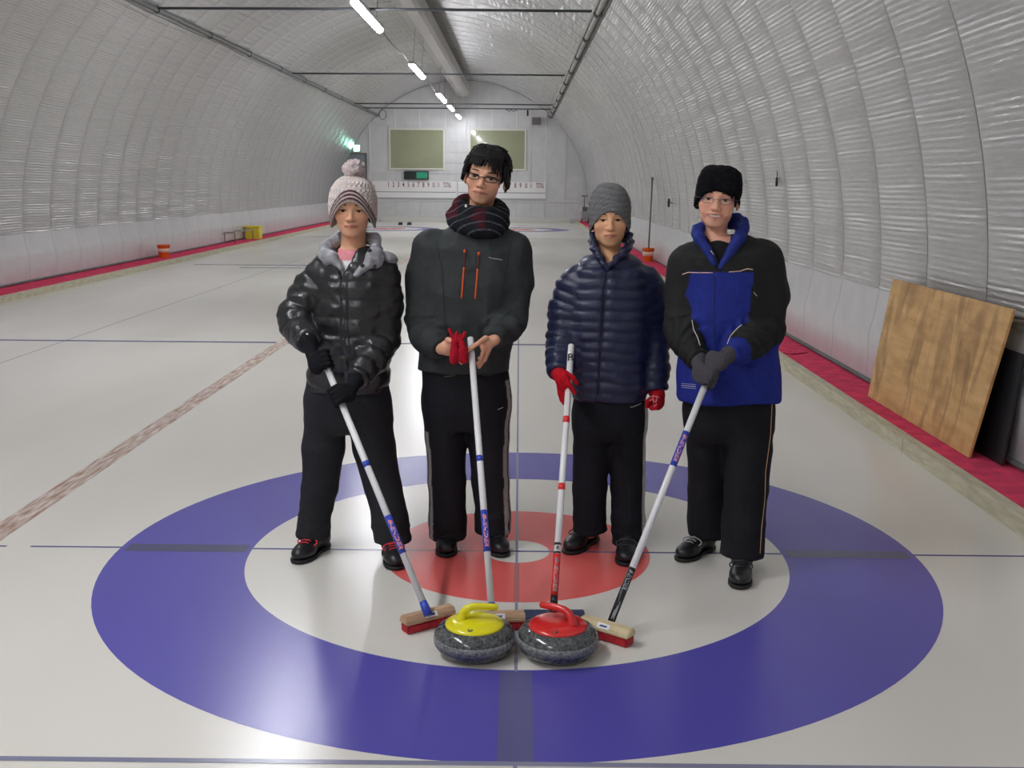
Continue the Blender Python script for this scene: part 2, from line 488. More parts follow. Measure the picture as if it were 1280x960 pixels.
while yy < 40.5:
    y2 = min(yy + 2.6, 41.0)
    prof = [(-.27, .42), (-.27, .10), (-.2, .02), (0, -.03), (.2, .02), (.27, .10), (.27, .42)]
    v = [(XC + a, q, 5.22 + b) for q in (yy + .01, y2 - .01) for a, b in prof]
    f = [(i, i + 1, 8 + i, 7 + i) for i in range(6)] + [(6, 5, 4, 3, 2, 1, 0), (7, 8, 9, 10, 11, 12, 13), (6, 0, 7, 13)]
    link('duct_section', tomesh('duct_section', v, f), mat('duct_white', (206, 206, 202), 0.5), dct)
    yy = y2
M_tube = mat('tube_light', (255, 255, 255), 0.4, emit=(247, 248, 255), estr=TUBE_STRENGTH)
M_fix = mat('fixture', (200, 200, 200), 0.4)
LX, LZ = -2.52, 4.32
lamps = [(-6.9, 'far behind the viewpoint'), (-1.6, 'above the house rings'), (5.6, 'above the near hog line'), (13.6, 'nearest in view'), (22.2, 'second from the viewpoint'), (30.4, 'third from the viewpoint'), (35.0, 'fourth from the viewpoint'), (39.9, 'farthest, by the end wall')]
for y, nth in lamps:
    L = 1.5 if y < 32 else 1.0
    la = empty('fluorescent_lamp', (LX, y, LZ)); tag(la, 'glowing fluorescent ceiling lamp, %s' % nth, 'lamp', 'fluorescent lamps along the ridge')
    MB().box((LX - .07, y - L, LZ + .03), (LX + .07, y + L, LZ + .09)).build('housing', M_fix, la, bevel=.008)
    prof = [(-.062, .03), (-.062, .0), (-.04, -.028), (0, -.04), (.04, -.028), (.062, .0), (.062, .03)]
    v = [(LX + a, q, LZ + b) for q in (y - L + .02, y + L - .02) for a, b in prof]
    f = [(i, i + 1, 8 + i, 7 + i) for i in range(6)] + [(6, 5, 4, 3, 2, 1, 0), (7, 8, 9, 10, 11, 12, 13), (6, 0, 7, 13)]
    link('diffuser', tomesh('diffuser', v, f), M_tube, la)
    for yy in (y - L * .7, y + L * .7):
        MB().tube([(LX, yy, LZ + .08), (LX + .1, yy, 5.9)], .005, 5).build('hanger', M_pipe, la)
cb = MB().tube([(LX - .105, YN + i * .6, LZ + .16 - .05 * math.sin((i % 6) / 6 * math.pi)) for i in range(85)], .014, 6).build('lamp_cable', M_pipe, smooth=True)
tag(cb, 'dark cable linking the ceiling lamps along the vault', 'cable')
# ================================================================== things in the hall
def proj(P):
    P = np.asarray(P, float) - CAMP
    cy, sy = math.cos(YAW), math.sin(YAW)
    x = P[0] * cy - P[1] * sy; y = P[0] * sy + P[1] * cy; z = P[2]
    cp, sp = math.cos(PITCH), math.sin(PITCH)
    d = y * cp - z * sp; v = -(z * cp + y * sp)
    u, v = x / d, v / d
    c, s = math.cos(ROLL), math.sin(ROLL)
    return 640 + FPX * (c * u - s * v), 480 + FPX * (s * u + c * v)
# ---- scoreboards on the far wall
M_board = mat('score_white', (236, 236, 234), 0.45)
M_digit = mat('score_red', (128, 34, 44), 0.6)
M_rule = mat('score_rule', (126, 128, 136), 0.6)
for nm, x0, x1, n0, n1 in (('left', -6.36, -2.72, -5.66, -3.0), ('right', -2.66, 1.13, -1.78, 1.0)):
    zt, zb = 1.72, 0.98
    s = empty('scoreboard', ((x0 + x1) / 2, YF - .03, zb))
    tag(s, 'white curling scoreboard with red end numbers, %s half of the far wall' % nm, 'scoreboard')
    MB().box((x0, YF - .06, zb), (x1, YF - .001, zt)).build('board', M_board, s, bevel=.005)
    for z in (1.27, 1.01): MB().box((x0 + .02, YF - .065, z - .012), (x1 - .02, YF - .06, z + .012)).build('rule', M_rule, s)
    marks = [str(i) for i in range(1, 12)] + ['TOTAL']
    for i, b in enumerate(marks):
        x = n0 + (n1 - n0 - .42) * i / 10.4 + (.16 if b == 'TOTAL' else 0)
        v, f = text_mesh(b, 0.30, bold=.004)
        sx = 0.36 if b == 'TOTAL' else (0.62 if len(b) == 1 else 0.42)
        v = np.stack([x + v[:, 0] * sx, np.full(len(v), YF - .0625), 1.57 + v[:, 1]], 1)
        link('number', tomesh('number', v, f), M_digit, s)
    if nm == 'left':
        v, f = text_mesh('A', 0.22); v = np.stack([-6.28 + v[:, 0] * .7, np.full(len(v), YF - .0625), 1.5 + v[:, 1]], 1)
        link('letter', tomesh('letter', v, f), M_rule, s)
# ---- digital timer
t = empty('digital_timer', (-4.45, YF - .05, 1.82)); tag(t, 'black digital timer with a green half on the far wall', 'timer')
MB().box((-4.98, YF - .12, 1.80), (-3.92, YF - .001, 2.16)).build('housing', mat('timer_black', (40, 44, 44), 0.4), t, bevel=.01)
MB().box((-4.93, YF - .125, 1.85), (-4.47, YF - .12, 2.11)).build('display', mat('timer_dark', (28, 50, 40), 0.3), t)
MB().box((-4.44, YF - .125, 1.85), (-3.97, YF - .12, 2.11)).build('display', mat('timer_green', (38, 118, 92), 0.3, emit=(30, 120, 90), estr=0.25), t)
# ---- loudspeaker high on the far wall
s = empty('loudspeaker', (.68, YF - .1, 4.1)); tag(s, 'small grey box loudspeaker high on the far wall', 'speaker')
MB().box((.50, YF - .25, 4.12), (.86, YF - .002, 4.44)).build('cabinet', mat('speaker_grey', (140, 136, 134), .6), s, bevel=.01)
MB().box((.53, YF - .26, 4.15), (.83, YF - .25, 4.41)).build('grille', mat('speaker_grille', (112, 106, 106), .8), s)
# ---- cable loop and small hangers on the far tie rods
lp = [(-5.28 + .13 * math.cos(a), 37.28, 4.22 + .18 * math.sin(a)) for a in np.linspace(0, 2 * math.pi, 25)]
tag(MB().tube(lp, .012, 6, False).build('cable_loop', M_wire, smooth=True), 'thin black cable loop hanging on the far tie rod', 'cable')
tag(MB().tube([(-.55 + .06 * i, 37.27 + .02 * (i % 2), PZ - .06 + .05 * math.sin(i * 2.3)) for i in range(8)], .016, 6).build('cable_bundle', M_wire, smooth=True), 'tangled dark cable bundle on the far tie rod', 'cable')
tag(MB().lathe([(.02, -.26), (.035, -.24), (.035, -.06), (.015, -.03), (.012, 0)], 10, (.28, 37.3, PZ)).build('hanging_plug', M_wire, smooth=True), 'small black plug hanging from the far tie rod', 'plug')
# ---- hacks in the far ice
for sx, q in ((-4.78, 'left'), (-4.42, 'right')):
    v = [(sx-.09,38.3,0),(sx+.09,38.3,0),(sx+.09,38.55,0),(sx-.09,38.55,0),(sx-.07,38.36,.06),(sx+.07,38.36,.06),(sx+.07,38.52,.11),(sx-.07,38.52,.11)]
    o = MB().hexa(v).build('rubber_hack', M_wire, bevel=.008)
    tag(o, 'black rubber foot hack in the far ice, %s of the pair' % q, 'hack', 'hacks at the far end')
# ---- hanging cord with toggles on the right wall
c = empty('weighted_cord', W(970, 186, 7.25)); tag(c, 'thin black cord with weighted end hanging on the right wall', 'cord')
p0, p1 = np.array([2.83, 7.25, 2.07]), np.array([2.825, 7.25, 1.66])
MB().tube([p0, p1 + (0, 0, .08)], .004, 6).build('cord', M_wire, c)
MB().lathe([(.006, -.02), (.014, -.01), (.014, .02), (.006, .03)], 10, p0).build('hook', M_wire, c, smooth=True)
MB().lathe([(.01, 0), (.015, .02), (.013, .09), (.004, .10)], 10, p1).build('weight', M_wire, c, smooth=True)
MB().tube([p0, (2.93, 7.25, 2.09)], .006, 6).build('pin', M_wire, c)
for x, y, z, h, nm in ((2.83, 15.8, 1.25, .16, 'small dark plastic clip fixed low on the right wall'), (2.8, 32.1, 2.02, .1, 'tiny dark hook fixed far along the right wall')):
    o = MB().lathe([(.012, 0), (.022, .02), (.022, h - .02), (.01, h)], 10, (x, y, z)).tube([(x, y, z + h * .5), (x + .1, y, z + h * .5)], .008, 6).build('wall_clip', M_wire, smooth=True)
    tag(o, nm, 'clip')
# ---- pole standing in an orange bucket on the right carpet
def bucket(name, x, y, z, r, h, label, cat='bucket', handle=True):
    b = empty(name, (x, y, z)); tag(b, label, cat)
    prof = [(r * .8, 0), (r * .82, .004), (r * .97, h * .93), (r * 1.05, h * .94), (r * 1.05, h), (r * .95, h), (r * .78, .012)]
    MB().lathe(prof, 28, (x, y, z)).build('shell', mat('bucket_orange', (240, 112, 40), .45), b, smooth=True)
    MB().lathe([(r * .9, h * .42), (r * .915, h * .42), (r * .945, h * .72), (r * .93, h * .72)], 28, (x, y, z)).build('label_band', mat('bucket_band', (232, 200, 180), .5), b, smooth=True)
    MB().tube([(x - r * 1.04 * math.cos(a), y - r * .35 * math.sin(a) - .01, z + h * .9 - r * .6 * math.sin(a)) for a in np.linspace(0, math.pi, 13)], .004, 6).build('handle', M_pipe, b)
    return b
bucket('orange_bucket', 2.70, 17.7, .0855, .125, .28, 'orange plastic bucket with a grey pole on the right carpet')
bucket('orange_bucket', -7.42, 17.6, .085, .13, .27, 'orange plastic bucket on the left carpet beside the wall')
q = empty('pole', (2.69, 17.7, .1)); tag(q, 'slim grey pole standing upright in the right-hand bucket', 'pole')
MB().tube([(2.70, 17.7, .10), (2.76, 17.9, 1.76)], .016, 8).build('shaft', M_pipe, q, smooth=True)
MB().lathe([(.02, 0), (.028, .01), (.028, .06), (.012, .07)], 10, (2.76, 17.9, 1.75)).build('end_cap', M_base, q, smooth=True)
# ---- yellow box and a low tube rack by the left wall
b = empty('yellow_crate', (-7.42, 25.3, .085)); tag(b, 'yellow plastic crate at the end of a low rack by the left wall', 'crate')
my = mat('crate_yellow', (222, 214, 62), .5)
MB().box((-7.62, 25.1, .085), (-7.24, 25.5, .42)).build('body', my, b, bevel=.015)
MB().box((-7.64, 25.08, .40), (-7.22, 25.52, .45)).build('rim', my, b, bevel=.01)
r = empty('tube_rack', (-7.5, 23.8, .085)); tag(r, 'low grey tube rack beside the yellow crate', 'rack')
for y in (23.0, 24.0, 24.9):
    MB().tube([(-7.62, y, .085), (-7.62, y, .36), (-7.36, y, .36), (-7.36, y, .085)], .014, 6).build('leg_frame', M_pipe, r)
for x in (-7.62, -7.36): MB().tube([(x, 22.95, .36), (x, 24.95, .36)], .014, 6).build('rail', M_pipew, r)
o = empty('white_box', (-7.40, 39.0, .085)); tag(o, 'small white box on the left carpet near the far wall', 'box')
MB().box((-7.56, 38.8, .085), (-7.24, 39.2, .50)).build('body', M_white, o, bevel=.01)
MB().box((-7.58, 38.78, .50), (-7.22, 39.22, .55)).build('lid', M_white, o, bevel=.01)
# ---- ice machine at the far right corner
m = empty('ice_scraper', (2.68, 39.6, .085)); tag(m, 'grey wheeled ice scraper parked in the far right corner', 'machine')
mm = mat('scraper_grey', (150, 152, 152), .5, metal=.2)
MB().box((2.56, 39.5, .24), (2.84, 40.2, .56)).build('body', mm, m, bevel=.03)
MB().box((2.60, 39.6, .56), (2.80, 40.0, .74)).build('motor', mat('scraper_dark', (92, 94, 96), .5), m, bevel=.02)
for x in (2.565, 2.835):
    MB().tube([(x - .02, 39.6, .196), (x + .02, 39.6, .196)], .11, 14).build('wheel', M_wire, m)
MB().tube([(2.68, 39.9, .6), (2.69, 40.1, 1.18)], .022, 8).build('handle', M_pipe, m)
MB().tube([(2.58, 40.1, 1.18), (2.82, 40.1, 1.18)], .02, 8).build('grip', M_wire, m)
# ---- plywood board leaning on the right wall, thin black sheet filling the dark area behind it
M_ply = bpy.data.materials.new('plywood'); M_ply.use_nodes = True
nt = M_ply.node_tree; bs = nt.nodes['Principled BSDF']; bs.inputs['Roughness'].default_value = 0.55
tc = nt.nodes.new('ShaderNodeTexCoord')
def nz(scale, st, det=5, dist=0.0):
    mp = nt.nodes.new('ShaderNodeMapping'); mp.inputs['Scale'].default_value = st; nt.links.new(tc.outputs['Object'], mp.inputs[0])
    n = nt.nodes.new('ShaderNodeTexNoise'); n.inputs['Scale'].default_value = scale; n.inputs['Detail'].default_value = det; n.inputs['Distortion'].default_value = dist
    nt.links.new(mp.outputs[0], n.inputs['Vector']); return n.outputs[0]
def mixc(fac, a, b, lo, hi, amt=1.0):
    r = nt.nodes.new('ShaderNodeMapRange'); r.inputs[1].default_value = lo; r.inputs[2].default_value = hi; r.inputs[4].default_value = amt
    nt.links.new(fac, r.inputs[0]); x = nt.nodes.new('ShaderNodeMix'); x.data_type = 'RGBA'; nt.links.new(r.outputs[0], x.inputs[0])
    for i, c in ((6, a), (7, b)):
        if isinstance(c, tuple): x.inputs[i].default_value = (*lin(c), 1)
        else: nt.links.new(c, x.inputs[i])
    return x.outputs[2]
c1 = mixc(nz(3.0, (1, 1, 5)), (216, 174, 116), (192, 150, 92), .35, .65)
c2 = mixc(nz(2.2, (1, 2.6, .7), 5, .8), c1, (136, 98, 52), .50, .72, .85)
wv = nt.nodes.new('ShaderNodeTexWave'); wv.wave_type = 'RINGS'; wv.rings_direction = 'X'
mp = nt.nodes.new('ShaderNodeMapping'); mp.inputs['Location'].default_value = (0, -.55, .1); mp.inputs['Scale'].default_value = (1, 1, 2.2)
nt.links.new(tc.outputs['Object'], mp.inputs[0]); nt.links.new(mp.outputs[0], wv.inputs[0])
wv.inputs['Scale'].default_value = 1.3; wv.inputs['Distortion'].default_value = 9; wv.inputs['Detail'].default_value = 3
c3 = mixc(wv.outputs['Fac'], c2, (104, 74, 40), .985, .999, .16)
nt.links.new(c3, bs.inputs['Base Color'])
def slab(name, m, yl0, yl1, yt0, yt1, x0, x1, z0, z1, th, label, cat):
    o = MB().hexa([(x0, yl0, z0), (x0, yl1, z0), (x0 + th, yl1, z0 + .003), (x0 + th, yl0, z0 + .003),
                   (x1, yt0, z1), (x1, yt1, z1), (x1 + th, yt1, z1), (x1 + th, yt0, z1)]).build(name, m)
    bm = bmesh.new(); bm.from_mesh(o.data); bmesh.ops.recalc_face_normals(bm, faces=bm.faces[:])
    bmesh.ops.bevel(bm, geom=bm.edges[:], offset=.003, segments=2, affect='EDGES'); bm.to_mesh(o.data); bm.free()
    c = Vector((x0, (yl0 + yl1) / 2, z0)); o.data.transform(Matrix.Translation(-c)); o.location = c
    return tag(o, label, cat)
slab('plywood_board', M_ply, 1.46, 3.32, 1.37, 3.36, 2.675, 2.815, .088, .985, .018, 'stained brown plywood board leaning on the right wall', 'board')
slab('black_sheet', mat('black_sheet', (26, 26, 30), .5), 1.27, 3.0, 1.27, 3.0, 2.79, 2.855, .088, .74, .012, 'thin black sheet standing behind the plywood board', 'sheet')

# ---- curling stones
M_gran = mat('granite', (104, 106, 104), 0.16, var=1.0, vscale=95, rgb2=(46, 50, 50), spec=0.6, detail=6)
M_gband = mat('granite_band', (146, 148, 146), 0.55, var=1.0, vscale=95, rgb2=(84, 88, 88), detail=6)
def stone(name, x, y, mcol, label, hang, hlen, hand_from):
    s = empty(name, (x, y, 0)); tag(s, label, 'curling stone')
    pts = []
    for i in range(29):
        a = -math.pi / 2 + math.pi * i / 28
        c, sn = math.cos(a), math.sin(a)
        pts.append((.062 + .083 * abs(c) ** .72, .0575 + .0555 * (abs(sn) ** .86) * (1 if sn > 0 else -1)))
    pts = [(max(r_, .01), z_) for r_, z_ in pts]
    MB().lathe(pts, 64, (x, y, 0)).build('granite_body', M_gran, s, smooth=True)
    MB().lathe([(.140, .040), (.1462, .043), (.1478, .0575), (.1462, .072), (.140, .075)], 64, (x, y, 0)).build('striking_band', M_gband, s, smooth=True)
    cap = [(.104, .104), (.1065, .109), (.1055, .1125), (.098, .1185), (.075, .1265), (.04, .131), (.004, .132)]
    cp = MB().lathe(cap, 56, (x, y, 0)).build('cap', mcol, s, smooth=True)
    a = hang; d = Vector((math.cos(a), math.sin(a), 0)); b0 = Vector((x, y, 0)) + d * hand_from
    path = [b0 + Vector((0, 0, .118)), b0 + d * .002 + Vector((0, 0, .135)), b0 + d * .008 + Vector((0, 0, .153)), b0 + d * .02 + Vector((0, 0, .167)),
            b0 + d * .038 + Vector((0, 0, .174)), b0 + d * .06 + Vector((0, 0, .175)), b0 + d * (hlen * .8) + Vector((0, 0, .172)), b0 + d * (hlen - .006) + Vector((0, 0, .170)), b0 + d * hlen + Vector((0, 0, .170))]
    MB().tube(path, [.022, .0165, .0145, .0138, .0135, .0132, .0128, .012, .006], 16).build('handle', mcol, s, smooth=True)
    aa = math.radians(262); bc = Vector((x + .086 * math.cos(aa), y + .086 * math.sin(aa), .1215))
    MB().lathe([(.0095, -.004), (.0095, .002), (.006, .003), (.0055, .0012), (.001, .001)], 16, bc).build('bolt', mat('bolt', (120, 116, 110), .3, metal=.8), cp, smooth=True)
    return s
stone('curling_stone', -.150, -1.078, mat('stone_yellow', (232, 222, 24), .22, coat=.4), 'grey granite curling stone with a yellow cap and handle', math.radians(6), .135, -.05)
stone('curling_stone', .150, -1.082, mat('stone_red', (214, 42, 40), .22, coat=.4), 'grey granite curling stone with a red cap and handle', math.radians(146), .14, -.062)

# ---- brooms
M_shaft = mat('broom_white', (232, 232, 230), .3, coat=.3)
M_wood = mat('broom_wood', (196, 160, 126), .5, var=.25, vscale=14, stretch=(1, 1, 6))
M_woodp = mat('broom_wood_pale', (222, 204, 160), .5, var=.2, vscale=14)
M_brist = mat('bristle_red', (196, 30, 48), .7, var=.35, vscale=120, stretch=(1, 1, .05), bump=.6, bscale=160)
M_bl = mat('band_blue', (52, 74, 182), .35); M_rd = mat('band_red', (226, 50, 48), .35); M_bk = mat('band_black', (30, 30, 34), .35)
M_pk = mat('print_red', (240, 84, 76), .4); M_wh = mat('print_white', (238, 238, 238), .4); M_sv = mat('print_silver', (196, 200, 206), .35)
SR = .0135
def broom(name, top, bot, A, B, label, bands, wood, brist, texts=(), collar=None, padh=(.036, .032), wid=.062, end=None):
    """top, bot: shaft ends; A, B: the ends of the head on the ice"""
    top, bot = Vector(top), Vector(bot); A, B = Vector(A), Vector(B)
    C0 = (A + B) / 2
    o = empty(name, (C0.x, C0.y, 0)); tag(o, label, 'broom')
    ax = (B - A); L = ax.length; ax.normalize(); nrm = Vector((-ax.y, ax.x, 0)); upv = Vector((0, 0, 1))
    hb, hw = padh
    def blk(pr, l0, nm, m, bev):
        b = MB(); v = []
        for e, s in ((-1, l0), (1, l0)):
            for w_, z_ in pr: v.append(C0 * 1.0 + ax * (e * L / 2 * s) + nrm * w_ + upv * z_)
        n = len(pr); f = [tuple(range(n - 1, -1, -1)), tuple(range(n, 2 * n))] + [(i, (i + 1) % n, n + (i + 1) % n, n + i) for i in range(n)]
        b.add(v, f); q = b.build(nm, m, o)
        bm = bmesh.new(); bm.from_mesh(q.data); bmesh.ops.recalc_face_normals(bm, faces=bm.faces[:])
        bmesh.ops.bevel(bm, geom=bm.edges[:], offset=bev, segments=2, affect='EDGES'); bm.to_mesh(q.data); bm.free()
        return q
    hw2 = wid / 2
    blk([(-hw2 * .86, .001), (hw2 * .86, .001), (hw2 * .98, hb), (-hw2 * .98, hb)], .95, 'bristles', brist, .005)
    back = blk([(-hw2, hb), (hw2, hb), (hw2, hb + hw * .45), (hw2 * .62, hb + hw), (-hw2 * .62, hb + hw), (-hw2, hb + hw * .45)], 1.0, 'broom_head', wood, .004)
    d = (top - bot); LN = d.length; d.normalize()
    MB().tube([bot - d * .03, top], SR, 20).build('shaft', M_shaft, o, smooth=True)
    o_sh = None
    MB().tube([top - d * .001, top + d * .004], [SR * .93, SR * .8], 16).build('end_plug', end or M_woodp, o)
    MB().tube([bot - d * .035, bot - d * .005, bot + d * .02], [.017, .0165, SR + .0015], 16).build('socket', collar or M_bl, o, smooth=True)
    tocam = Vector(CAMP) - (top + bot) / 2; fr = (tocam - d * tocam.dot(d)).normalized(); sd = d.cross(fr)
    def at_py(py):
        lo, hi = 0.0, 1.0
        for _ in range(40):
            mid = (lo + hi) / 2
            if proj(bot.lerp(top, mid))[1] > py: lo = mid
            else: hi = mid
        return bot.lerp(top, (lo + hi) / 2)
    for y0, y1, m in bands:
        MB().tube([at_py(y0), at_py(y1)], SR + .0006, 20).build('band', m, o, smooth=True)
    for y0, y1, s, m, size, dr, sh in texts:
        a, b = at_py(y0), at_py(y1); c = (a + b) / 2; ln = (a - b).length
        v, f = text_mesh(s, 1.0, shear=sh, bold=.0 if dr else .02)
        wd = v[:, 0].max() - v[:, 0].min()
        if dr == 0:      # upright letter across the shaft
            k = size; U = sd; V = d
            uv = v[:, :2] * k
            P = [c + V * q[1] + (fr * math.cos(q[0] / SR) + U * math.sin(q[0] / SR)) * (SR + .0014) for q in uv]
        else:            # runs down the shaft
            kx = ln * .95 / wd; ky = size
            P = []
            for q in v:
                u_ = (q[0] - (v[:, 0].max() + v[:, 0].min()) / 2) * kx; w_ = q[1] * ky / SR
                P.append(c - d * u_ * dr + (fr * math.cos(w_) + sd * math.sin(w_) * dr) * (SR + .0016))
        link('lettering', tomesh('lettering', np.array(P), f), m, o)
        if dr and m is not M_sv:   # pale outline behind the letters
            v, f = text_mesh(s, 1.0, shear=sh, bold=.035)
            P = []
            for q in v:
                u_ = (q[0] - (v[:, 0].max() + v[:, 0].min()) / 2) * kx; w_ = q[1] * ky / SR
                P.append(c - d * u_ * dr + (fr * math.cos(w_) + sd * math.sin(w_) * dr) * (SR + .0011))
            link('lettering_outline', tomesh('lettering_outline', np.array(P), f), M_wh, o)
    # printed plate on the head
    pl = MB(); cc = C0 + upv * (hb + hw * .74) - nrm * hw2 * .80 * (1 if nrm.y > 0 else -1)
    fdir = -nrm * (1 if nrm.y > 0 else -1)
    sl = (upv * hw * .55 - fdir * hw2 * .38).normalized() * .010
    nn = (fdir * hw * .55 + upv * hw2 * .38).normalized() * .0012
    pl.hexa([cc - ax * .026 - sl, cc + ax * .026 - sl, cc + ax * .026 + sl, cc - ax * .026 + sl] + [p_ + nn for p_ in (cc - ax * .026 - sl, cc + ax * .026 - sl, cc + ax * .026 + sl, cc - ax * .026 + sl)])
    pl.build('maker_plate', M_wh, back)
    pl2 = MB(); sl2 = sl * .35; pp = [cc - ax * .018 - sl2, cc + ax * .012 - sl2, cc + ax * .018 + sl2, cc - ax * .012 + sl2]
    pl2.hexa([p_ + nn for p_ in pp] + [p_ + nn * 1.6 for p_ in pp]).build('maker_mark', mat('mark_blue', (60, 70, 120), .4), back)
    return o
def head_ends(pa, pb, L, z=0.035):
    a, b = Vector(G(*pa, z)), Vector(G(*pb, z)); c = (a + b) / 2; d = (b - a).normalized()
    c.z = 0; d.z = 0
    return c - d * L / 2, c + d * L / 2
B1T, B1B = W(401, 441, -.36), W(531, 758, -.90)
B2T, B2B = W(588, 423, -.20), W(614.5, 760, -.84)
B3T, B3B = W(714, 432, -.15), W(692, 758, -.84)
B4T, B4B = W(893, 452, -.38), W(761, 784, -.93)
E8 = '8-ENDER'
broom('curling_broom', B1T, B1B, *head_ends((503, 781), (566, 765), .215), 'white curling broom with wooden head held by the pompom-hat person',
      [(577, 583.5, M_bl), (645, 692, M_bl)], M_wood, M_brist, [(650, 688, E8, M_pk, .021, 1, .3)], M_bl)
broom('curling_broom', B2T, B2B, *head_ends((588, 776), (656, 774), .215), 'white curling broom with wooden head behind the yellow stone',
      [(570, 577, M_bl), (638, 690, M_bl)], M_wood, M_brist, [(643, 685, E8, M_pk, .021, 1, .3)], M_bl)
broom('curling_broom', B3T, B3B, *head_ends((656, 774), (728, 774), .235), 'white curling broom with navy pad head behind the red stone',
      [(521, 529, M_rd), (605, 613, M_rd), (679, 682, M_bk), (690, 692.5, M_bk), (693, 745, M_rd), (745, 758, M_bk)], mat('pad_navy', (42, 52, 84), .5), mat('pad_dark', (30, 30, 36), .7),
      [(697, 741, E8, M_bk, .020, 1, .3), (455, 443, 'B', M_bk, .050, 0, 0), (688, 684, '8', M_bk, .022, 0, 0)], M_bk)
broom('curling_broom', B4T, B4B, *head_ends((729, 779), (789, 797), .215), 'white curling broom with pale wooden head beside the red stone',
      [(540, 583, M_bl), (710, 780, M_bk)], M_woodp, M_brist, [(544, 578, E8, M_pk, .020, 1, .3), (713, 738, E8, M_sv, .021, 1, .3)], M_bk)

_b4 = COL.objects['curling_broom.003']
_d4 = unit_ = (Vector(B4T) - Vector(B4B)).normalized(); _c4 = Vector(CAMP) - Vector(B4B); _f4 = (_c4 - _d4 * _c4.dot(_d4)).normalized(); _s4 = _d4.cross(_f4)
for w_, a_, b_ in ((.35, .030, .105), (.05, .035, .085), (-.25, .030, .070)):
    _o4 = (_f4 * math.cos(w_) + _s4 * math.sin(w_)) * (SR + .0006)
    MB().tube([Vector(B4B) + _d4 * a_ + _o4, Vector(B4B) + _d4 * (a_ + b_) * .5 + _o4, Vector(B4B) + _d4 * b_ + _o4], [.0008, .0016, .0008], 6).build('silver_streak', M_sv, _b4)
